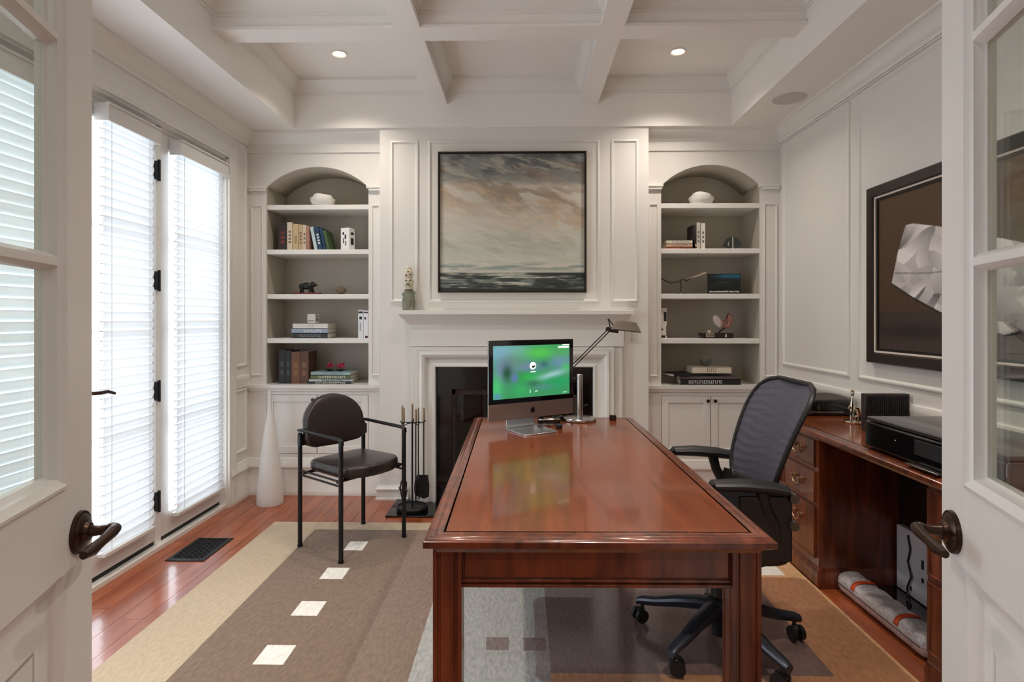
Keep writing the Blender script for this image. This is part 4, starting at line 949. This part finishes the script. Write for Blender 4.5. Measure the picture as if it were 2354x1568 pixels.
# shelf 1 bowls
def bowl(x, z, label, s=1):
    b = B().lathe([(0,0),(.060,0),(.078,.012),(.088,.035),(.090,.052),(.072,.054),(.074,.062),(.060,.078),(.045,.082),(.03,.084),(.012,.084),(.012,.079),(.0,.076)], 36)
    v = []
    for p in b.v:
        a = math.atan2(p[1],p[0]); k = 1+.025*math.sin(12*a+p[2]*90); v.append((p[0]*k*s,p[1]*k*s,(p[2]+.004*math.sin(2*a)*(p[2]>.04))*1.1))
    b.v = v; return tag(obj('lidded_bowl', b, 'white', loc=(x,4.29,z)), label, 'bowl', 'white ribbed bowls on the top shelves')
bowl(onY(742,465,4.29).x, ZT[1], 'white ribbed lidded bowl on the top shelf of the left bookcase')
bowl(onY(1612,463,4.29).x, ZT[1], 'white ribbed lidded bowl on the top shelf of the right bookcase')
# bear figurine and rock, shelf 3
z = ZT[3]; bx = onY(706,670,4.27).x
t = thing('bear_figurine', 'small dark bear figurine walking on a red base on the left bookcase', 'figurine', (bx,4.27,z)); 
obj('base', B().prism(rounded([(-.105,-.04),(.115,-.04),(.10,.045),(-.09,.04)],.03), 0, .012), mat('red_lacquer',(112,26,40),.35), t, bevel=.003)
b = B(); b.sphere((-.0,0,.062),.034,14,(1.35,.75,.8)); b.sphere((-.035,0,.058),.027,12,(1,.85,.95)); b.sphere((.045,0,.072),.021,12,(1.2,.85,.9)); b.sphere((.068,0,.068),.010,8,(1.4,.8,.8))
for s in (-1,1): b.sphere((.040,s*.012,.09),.006,8)
for (x,yy,dx) in ((-.042,.013,-.012),(-.036,-.013,.012),(.028,.013,.016),(.03,-.013,-.004)): b.tube([(x,yy,.055),(x+dx*.5,yy,.034),(x+dx,yy,.014)],[.014,.010,.010],8)
obj('bear', b, mat('dark_bronze_patina',(34,40,36),.4,metal=.4), t)
b = B().sphere((0,0,.028),.034,14,(1.15,.8,.85)); b.v = [(p[0]*(1+.12*math.sin(i*1.7)),p[1]*(1+.1*math.sin(i*2.9)),max(0,p[2]*(1+.06*math.sin(i*4.1)))) for i,p in enumerate(b.v)]
tag(obj('rough_mineral', b, mat('mineral',(104,88,70),.6,bump=.8,scale=90,var=.5), loc=(onY(784,670,4.26).x,4.26,z)), 'small rough brown mineral lump beside the bear figurine', 'stone')
# shelf 4 left: stack and papers
z = ZT[4]
xa = onY(716,770,4.28).x
flatbook(xa, z, .265, .19, .036, (44,46,54), 'dark grey book at the bottom of the stack on the fourth shelf, left bookcase', y=4.25, marks=((130,130,136),1,.3,.3), mseed=3)
flatbook(xa-.003, z+.0365, .272, .20, .034, (152,166,186), 'pale blue-grey book in the middle of the stack, left bookcase', y=4.25, marks=((236,236,230),1,.15,.3), mseed=4)
flatbook(xa+.002, z+.071, .262, .19, .038, (222,218,210), 'off-white book on top of the stack, left bookcase', y=4.25, marks=((170,168,160),1,.05,.1), mseed=5)
charbox(onY(708,720,4.3).x, onY(729,720,4.3).x, 722, z+.1095, 'small white box on top of the stacked books, left bookcase', y=4.29, rgb=(232,230,226), bars=((.5,.3,.7,.06),), rot=-.3, dep=.05, nm='small_box', ink=(120,116,110))
charbox(onY(824,740,4.25).x, onY(836,740,4.25).x, 713, z, 'white upright box with dark characters at the right end of the fourth shelf', y=4.24, rgb=(226,230,234), bars=((.5,.92,.9,.07),(.5,.72,.5,.1),(.4,.4,.12,.3)), dep=.10)
charbox(onY(837,740,4.25).x, onY(848,740,4.25).x, 714, z, 'second white box tucked against the right side of the fourth shelf', y=4.235, rgb=(236,236,240), bars=((.5,.93,.9,.05),(.35,.72,.3,.1),(.6,.05,.6,.08)), dep=.10, ink=(70,30,50))
# bottom left
z = ZT[5]
for (a,c_,py,rgb,lb) in ((641,655,804,(24,24,28),'black leather-bound book, leftmost on the bottom of the left bookcase'),(656,669,806,(20,20,22),'black book beside the leather-bound one, bottom of the left bookcase'),
    (670,689,809,(112,72,48),'brown leather book beside the black books'),(690,709,808,(92,58,40),'darker brown leather book, right of its twin')):
    book(onY(a,840,4.25).x, onY(c_,840,4.25).x, z, HT(py,z,4.25), .17, rgb, lb, y=4.25, marks=((60,62,70) if a<660 else (130,90,60),2))
xc_ = onY(760,870,4.26).x
for i,(rgb,th,w_,lb) in enumerate((((32,44,50),.018,.335,'dark book at the bottom of the wide stack under the berry sprigs'),((196,204,206),.016,.32,'pale book second from the bottom of the wide stack'),((92,104,70),.03,.30,'green floral book in the middle of the wide stack'),((150,178,180),.022,.30,'pale teal book on top of the wide stack'))):
    flatbook(xc_+.004*i, z, w_, .21, th, rgb, lb, y=4.235, rot=(-.03,.04,.0,-.05)[i], marks=((214,214,196),1,.3,.35) if i in (0,2) else ((90,110,120),1,.2,.3), mseed=10+i); z += th+.0006
for k,px in enumerate((757,782)):
    x = onY(px,845,4.30).x
    t = thing('flower_cluster', ('cluster of red flowers on dark leaves at the left of the book stack','cluster of red flowers on dark leaves at the right of the book stack')[k], 'flowers', (x,4.31,z+.001), 0, 'red flower clusters on the books')
    b = B(); r = random.Random(k)
    for i in range(12):
        a = 2*PI*i/12; d = .034+.012*r.random(); p = Vector((d*math.cos(a),d*math.sin(a)*.7,.006+.012*r.random())); q = p*.3
        b.add([tuple(q),(p.x*.7-p.y*.25,p.y*.7+p.x*.25,.010),tuple(p),(p.x*.7+p.y*.25,p.y*.7-p.x*.25,.010)], [(0,1,2,3)])
    b.lathe([(0,0),(.02,0),(.022,.008),(.012,.014),(0,.014)], 12); lf = obj('leaves', b, mat('dark_leaf',(36,52,34),.5) if k==0 else bpy.data.materials['dark_leaf'], t); lf['kind'] = 'stuff'
    b = B()
    for i in range(16):
        a = r.uniform(0,2*PI); d = r.uniform(0,.024); b.sphere((d*1.3*math.cos(a),d*math.sin(a)*.8,.022+r.uniform(0,.034)),r.uniform(.007,.011),8)
    lf = obj('blossoms', b, mat('crimson_petal',(176,40,68),.5) if k==0 else bpy.data.materials['crimson_petal'], t); lf['kind'] = 'stuff'
# right case shelf 2
z = ZT[2]; Y5 = 4.26
xm = onY(1566,560,Y5).x
flatbook(xm-.004, z, .215, .15, .016, (176,92,66), 'orange-red book at the bottom of the stack on the second shelf, right bookcase', marks=((60,40,36),1,.0,.4), mseed=21)
flatbook(xm+.002, z+.0166, .225, .16, .024, (196,166,138), 'pale orange book in the middle of the stack, right bookcase', marks=((150,100,80),1,.3,.2), mseed=22)
flatbook(xm-.006, z+.0412, .205, .15, .026, (214,206,190), 'cream book on top of the short stack, right bookcase', marks=((140,130,120),1,.3,.3), mseed=23)
for (a,c_,py,rgb,lb) in ((1592,1598,520,(34,28,30),'thin black upright book on the second shelf, right bookcase'),(1602,1610,514,(198,192,176),'pale grey upright book beside the thin black one'),(1612,1621,516,(226,222,212),'white upright book, rightmost of the upright ones')):
    book(X4(a), X4(c_), z, HT(py,z), .14, rgb, lb, marks=((110,110,104),3) if a > 1600 else None)
# glass fan ornament
t = thing('glass_ornament', 'dark green glass fan ornament on the second shelf, right bookcase', 'ornament', (onY(1683,560,4.25).x,4.25,z))
b = B(); po = [(.064*math.cos(a),.012+.078*math.sin(a)) for a in np.linspace(0,PI,22)]+[(-.05,.006),(0,.0),(.05,.006)]
b.prism(po, -.012, .012, lambda u,v,w:(u,w,v)); obj('glass_fan', b, mat('green_glass',(20,44,42),.08,coat=.8,trans=.35), t)
b = B().box(-.004,.004,-.0145,-.0125,.0,.086); b.lathe([(0,0),(.02,0),(.018,.006),(0,.01)], 14); b.tube([(-.03,-.014,.02),(-.034,-.014,.04),(-.022,-.014,.05)], .004, 6); obj('silver_vein', b, 'silver', t)
# shelf 3 right: twisted branch sculpture, dark photo book
z = ZT[3]
t = thing('branch_sculpture', 'wavy dark and silver branch sculpture on the third shelf, right bookcase', 'sculpture', (onY(1565,670,4.28).x,4.28,z))
o0 = Vector((onY(1565,670,4.28).x,4.28,z))
P = [onY(x,y,4.28)-o0 for x,y in ((1520,640),(1528,645),(1540,650),(1556,648),(1570,642),(1578,645),(1588,640))]
obj('dark_branch', B().tube(P, [.004,.006,.005,.006,.005,.008,.006], 8), mat('dusky_metal',(70,64,66),.4,metal=.6), t)
P = [onY(x,y,4.28)-o0 for x,y in ((1580,641),(1592,638),(1606,633),(1618,628),(1624,626))]; obj('silver_branch', B().tube(P, [.005,.007,.008,.009,.004], 8), 'silver', t)
P = [onY(x,y,4.28)-o0 for x,y in ((1565,646),(1566,660),(1565,672))]; b = B().tube(P, .003, 6); b.lathe([(0,0),(.045,0),(.042,.005),(0,.008)], 18); obj('stand', b, 'black', t)
xa, xb = onY(1628,650,4.30).x, onY(1702,650,4.30).x; hh_ = HT(631,z,4.30)
t = thing('photo_book', 'dark landscape-format book with blue sky cover standing on the third shelf', 'book', ((xa+xb)/2,4.30,z), -.12)
w_ = (xb-xa)/2; obj('cover', B().box(-w_,w_,0,.016,0,hh_), bmat((16,20,24)), t, bevel=.001)
def pbc(U,V):
    C = np.ones(U.shape+(3,))*np.array((18,24,28))/255; C = mix(C,(40,110,140),np.clip((V-.72)*6,0,1)*np.clip(U*2,0,1)); C = mix(C,(56,70,52),np.exp(-((U-.5)/.2)**2-((V-.6)/.08)**2)*.8); return mix(C,(12,14,16),np.clip((.42-V)*8,0,1))
colgrid('cover_picture', t, 30, 20, lambda a,c_:(-w_+.006+(2*w_-.012)*a,-.0008,.006+(hh_-.012)*c_), pbc, attr_mat('printed_cover', .35))
b = B(); r = random.Random(9); x = -w_+.012
while x < w_-.02: l_ = r.uniform(.004,.012); b.box(x,x+l_,-.0014,-.0009,.014,.014+r.uniform(.008,.012)); x += l_+.004
obj('title_marks', b, bmat((225,225,222)), t, smooth=0)
# shelf 4 right: cards, shell ornament
z = ZT[4]
charbox(onY(1519,745,4.26).x, onY(1532,745,4.26).x, 709, z, 'white box with a black label at the left end of the fourth shelf, right bookcase', y=4.25, rgb=(226,220,210), bars=((.7,.72,.5,.3),(.2,.30,.3,.05),(.4,.06,.7,.08),(.95,.25,.08,.35)), dep=.05)
t = thing('shell_ornament', 'pearly nautilus shell ornament on a dark wooden stand, fourth shelf of the right bookcase', 'ornament', (onY(1655,770,4.30).x,4.30,z))
obj('stand', B().prism(rounded([(-.135,0),(-.155,.038),(.09,.038),(.085,0)],.008,3), -.035, .035, lambda u,v,w:(u,w,v)), 'wooddark', t, bevel=.002)
b = B().tube([(-.01,0,.038),(.005,0,.056),(.022,0,.066),(.035,0,.075)], .006, 8); obj('bracket', b, 'bronze', t)
v = []; f = []; nn, mm_ = 46, 12
for i in range(nn):
    th = i/nn*3.4*PI*.62; R_ = .010*math.exp(.25*th); rr = .62*R_
    for k in range(mm_):
        a = 2*PI*k/mm_; d = R_+rr*math.cos(a); v.append((.036+d*math.cos(th+1.0), rr*.8*math.sin(a), .115+d*math.sin(th+1.0)))
for i in range(nn-1):
    for k in range(mm_): f.append((i*mm_+k,i*mm_+(k+1)%mm_,(i+1)*mm_+(k+1)%mm_,(i+1)*mm_+k))
b = B().add(v,f); obj('spiral_shell', b, mat('copper_nacre',(170,120,110),.25,var=.5,scale=90,metal=.3), t)
b = B().sphere((0,0,0),.05,18,(.55,.25,1.05),T=Matrix.Translation((-.018,0,.125)) @ Matrix.Rotation(math.radians(-28),4,'Y')); obj('half_shell', b, mat('pearl',(216,200,196),.25), t)
b = B().box(-.115,-.055,-.04,-.034,.008,.036).sphere((-.092,-.037,.048),.014,10,(1,.4,1)); obj('plaque', b, 'silver', t, bevel=.002)
obj('stud', B().box(.025,.037,-.04,-.034,.008,.032), 'silver', t)
# bottom right: big black books and crystal
z = ZT[5]
t1 = flatbook(onY(1632,880,4.25).x, z, .44, .20, .040, (16,16,18), 'large black book with white lettering, bottom of the stack in the right bookcase', y=4.235, marks=((222,222,218),1,.36,.18), mseed=31)
flatbook(onY(1632,870,4.25).x-.02, z+.0406, .42, .20, .020, (96,86,90), 'thin grey-brown book in the middle of the stack, right bookcase', y=4.24, rot=.02)
flatbook(onY(1600,870,4.25).x-.03, z+.0612, .36, .20, .020, (24,22,22), 'thin black book turned askew in the stack, right bookcase', y=4.24, rot=.28)
flatbook(onY(1636,860,4.25).x, z+.0818, .285, .17, .046, (214,202,184), 'cream book with dark title on top of the stack, right bookcase', y=4.245, marks=((90,80,76),1,.12,.12), mseed=33)
t = thing('crystal_figurine', 'clear crystal figurine on top of the cream book', 'figurine', (onY(1622,850,4.31).x,4.31,z+.1282))
b = B().sphere((0,0,.02),.028,10,(1.5,.7,.7)); b.sphere((-.035,0,.045),.014,8); b.cyl((-.02,0,.02),(-.035,0,.045),.008,n=8); b.sphere((.03,0,.042),.02,8,(1.2,.5,.8)); obj('crystal_body', b, 'smoke', t, smooth=0)
# ================================================================ THINGS ON THE SIDE DESK
z = DZ+.0006
t = thing('desktop_printer', 'black printer with a grey domed lid at the far end of the side desk', 'printer', (1.66,3.36,z))
obj('body', B().box(-.165,.165,-.165,.14,0,.085), 'blackgloss', t, bevel=.008)
b = B(); v = []
for i in range(13): a = i/12; v += [(-.16+.32*a, -.15, .087+.040*math.sin(PI*a)), (-.16+.32*a, .13, .087+.040*math.sin(PI*a))]
b.add(v, [(2*i,2*i+1,2*i+3,2*i+2) for i in range(12)]); b.add([v[i] for i in range(0,26,2)]+[(.16,-.15,.086),(-.16,-.15,.086)], [tuple(range(15))]); obj('lid', b, mat('grey_lid',(120,114,110),.35), t)
obj('paper_slot', B().box(-.13,.10,-.167,-.165,.018,.024), 'chrome', t, smooth=0)
t = thing('silver_horse_clock', 'small polished silver figure with a tall spire on the side desk', 'figurine', (1.70,2.99,z), .3)
b = B().lathe([(0,0),(.045,0),(.047,.006),(.038,.010),(0,.012)], 24); obj('base', b, 'silver', t)
b = B().tube([(-.015,0,.012),(-.014,0,.05),(-.010,0,.09),(-.006,0,.13),(-.006,0,.155)],[.008,.010,.012,.006,.003],10); b.sphere((-.006,0,.150),.009,10,(1,1,1.6)); b.lathe([(.004,.158),(.012,.166),(.003,.17)],10,(-.006,0,0)); b.sphere((-.026,0,.078),.008,8,(1,.8,1.4)); obj('spire', b, 'silver', t)
b = B().tube([(.008,0,.078),(.022,0,.075),(.034,0,.058),(.038,0,.036),(.036,0,.012)],[.008,.014,.016,.013,.015],10); b.tube([(.006,0,.03),(.024,0,.033),(.034,0,.04)],[.005,.006,.006],8); obj('crouching_figure', b, 'silver', t)
t = thing('black_cube_speaker', 'black box speaker with a ribbed front standing on the side desk', 'speaker', (1.738,2.82,z), 0)
hh_ = .176; w_ = .105
obj('case', B().box(-w_,w_,-.045,-.008,0,hh_), mat('speaker_case',(34,28,30),.3), t, bevel=.003)
b = B()
for i in range(22): x = -w_+.012+i*(2*w_-.024)/21; b.box(x-.0015,x+.0015,-.048,-.045,.012,hh_-.012)
obj('ribs', b, 'blackp', t, smooth=0)
tag(obj('cable', B().tube([(1.842,2.82,z+.05),(1.850,2.78,z+.055),(1.852,2.72,z+.04),(1.848,2.66,z+.008),(1.84,2.60,z+.004)], .0035, 8), 'blackp'), 'short black cable behind the box speaker', 'cable')
t = thing('multifunction_printer', 'low wide glossy black scanner printer nearest on the side desk', 'printer', (1.575,2.06,z), 0)
obj('body', B().box(-.155,.195,-.35,.36,.010,.115), 'blackgloss', t, bevel=.008)
obj('scanner_lid', B().box(-.150,.19,-.345,.355,.117,.132), mat('scanner_lid',(44,44,46),.25,coat=.5), t, bevel=.004)
obj('rubber_feet', B().box(-.13,-.11,-.32,-.30,0,.011).box(-.13,-.11,.30,.32,0,.011).box(.15,.17,-.32,-.30,0,.011).box(.15,.17,.30,.32,0,.011), 'blackp', t)
obj('control_panel', B().box(-.158,-.155,-.16,.05,.045,.1), mat('panel_grey',(46,46,50),.25), t, bevel=.002)
b = B()
for (y,zz) in ((-.20,.06),(-.22,.06),(-.24,.058),(.16,.07),(-.28,.08)): b.box(-.1565,-.1545,y-.002,y+.002,zz,zz+.004)
obj('buttons', b, 'white', t, smooth=0)
obj('tray_lip', B().box(-.185,-.155,-.10,.06,.008,.014), 'chrome', t, bevel=.002)
# ================================================================ UNDER THE SIDE DESK
t = thing('bubble_wrap_roll', 'silver-grey wrapped bundle with orange tape lying on the floor under the side desk', 'package', (1.555,2.475,.0), math.radians(1.5))
def pil(a, c_):
    th = 2*PI*a; s = c_; rr = 1-.55*max(0,(.06-s)/.06)**2-.55*max(0,(s-.94)/.06)**2
    x = .058*math.copysign(abs(math.cos(th))**.7, math.cos(th))*rr; zz = .050+.048*math.copysign(abs(math.sin(th))**.7, math.sin(th))*rr
    k = 1+.03*math.sin(s*40+3*math.cos(th)); return (x*k, -.29+.60*s, max(0.001,zz*k))
b = B().grid(20, 40, pil, closed_u=True); b.f += [tuple(range(19,-1,-1)), tuple(39*20+k for k in range(20))]; b.mi += [0,0]
obj('wrapping', b, mat('silver_wrap',(222,216,218),.28,bump=.9,scale=70,metal=.25,var=.25), t)
obj('fold_seam', B().tube([(-.0625,-.27+.02*i,.052) for i in range(28)], .0016, 6), 'screw', t)
for yy in (-.13,.16):
    b = B(); v = []; n = 14
    for i in range(n):
        th = PI*.95-PI*.72*i/(n-1); x = .0605*math.copysign(abs(math.cos(th))**.7, math.cos(th)); zz = .050+.0505*abs(math.sin(th))**.7
        v += [(x*1.02,yy-.012,zz+.001),(x*1.02,yy+.012,zz+.001)]
    b.add(v,[(2*i,2*i+1,2*i+3,2*i+2) for i in range(n-1)]); obj('tape', b, mat('orange_tape',(226,84,40),.4) if yy<0 else bpy.data.materials['orange_tape'], t, solid=.001)
t = thing('laptop', 'flat black glossy device lying on the floor behind the wrapped bundle', 'electronics', (1.72,2.57,.001), .06)
obj('base', B().box(-.095,.10,-.21,.21,0,.02), 'blackgloss', t, bevel=.004); obj('edge_strip', B().box(-.096,.10,.205,.212,.014,.019), 'chrome', t, smooth=0)
t = thing('power_supply_tower', 'upright white electronic box with black cables under the side desk', 'electronics', (1.815,2.49,.001), 0)
t.location = (1.80,2.30,.0225)
t.location = (1.795,2.64,.0215)
obj('case', B().box(-.02,.028,-.12,.13,0,.30), mat('white_case',(216,216,226),.35), t, bevel=.006)
obj('ports', B().box(-.0215,-.02,-.06,-.045,.16,.20).box(-.0215,-.02,-.06,-.045,.10,.12).box(-.0215,-.02,.02,.03,.03,.05), 'screw', t, smooth=0)
tag(obj('power_cable', B().tube([(1.77,2.68,.30),(1.768,2.66,.24),(1.77,2.68,.18),(1.766,2.65,.12),(1.768,2.68,.06),(1.74,2.64,.03)], .004, 8), 'blackp'), 'black cable running down the white electronic box', 'cable')
tag(obj('charging_cord', B().tube([(1.60,2.062,.70),(1.60,2.062,.62),(1.59,2.09,.58),(1.585,2.10,.54),(1.60,2.066,.50),(1.60,2.064,.40)], .0028, 8), mat('white_cord',(220,216,210),.5)), 'thin white cord looped under the side desk top', 'cord')
# ================================================================ SMALL THINGS ON THE DESK
z = DZ+.0008; q = onZ(1262,976,z)
t = thing('headphones', 'tangle of black and silver headphones and cable on the desk by the computer foot', 'headphones', (q.x,q.y,z))
r = random.Random(3)
for s in (-1,1):
    b = B().lathe([(0,0),(.018,0),(.022,.006),(.022,.016),(.014,.022),(0,.022)], 18, T=Matrix.Translation((s*.035,.01*s,.022)) @ Matrix.Rotation(s*1.1,4,'Y')); obj('ear_cup', b, 'blackp', t)
obj('headband', B().tube([(-.04,-.01,.022),(-.05,-.03,.03),(-.02,-.05,.034),(.02,-.05,.034),(.05,-.02,.03),(.04,.01,.022)], .005, 8), 'chrome', t)
P = [(.05*math.cos(i*.9)+.01*r.uniform(-1,1), .03*math.sin(i*1.1), .006+.012*abs(math.sin(i*.8))) for i in range(26)]; obj('lead', B().tube(P, .0026, 6), 'blackp', t)
q = onZ(1284,968,z); t = thing('black_adapter', 'small black adapter between the headphones and the lamp base', 'electronics', (q.x,q.y+.03,z), .4)
obj('case', B().box(-.03,.03,-.015,.015,0,.022), 'blackp', t, bevel=.004); obj('plug', B().box(.03,.036,-.006,.006,.004,.016), 'chrome', t)
q = onZ(1226,950,z); tag(obj('speaker_puck', B().lathe([(0,0),(.014,0),(.016,.004),(.016,.02),(.010,.024),(0,.024)], 18), 'blackp', loc=(.175,2.80,z)), 'tiny round black puck on the desk near the headphones', 'electronics')
q = onZ(1410,967,z); t = thing('desk_clock', 'small black cube clock on the far right corner of the desk', 'clock', (q.x,q.y+.015,z), -.2)
obj('case', B().box(-.018,.018,-.012,.012,0,.028), 'blackgloss', t, bevel=.002); obj('dial', B().lathe([(0,0),(.009,0),(.009,.001),(0,.001)],16,T=Matrix.Translation((0,-.012,.015)) @ Matrix.Rotation(PI/2,4,'X')), 'bronze', t)
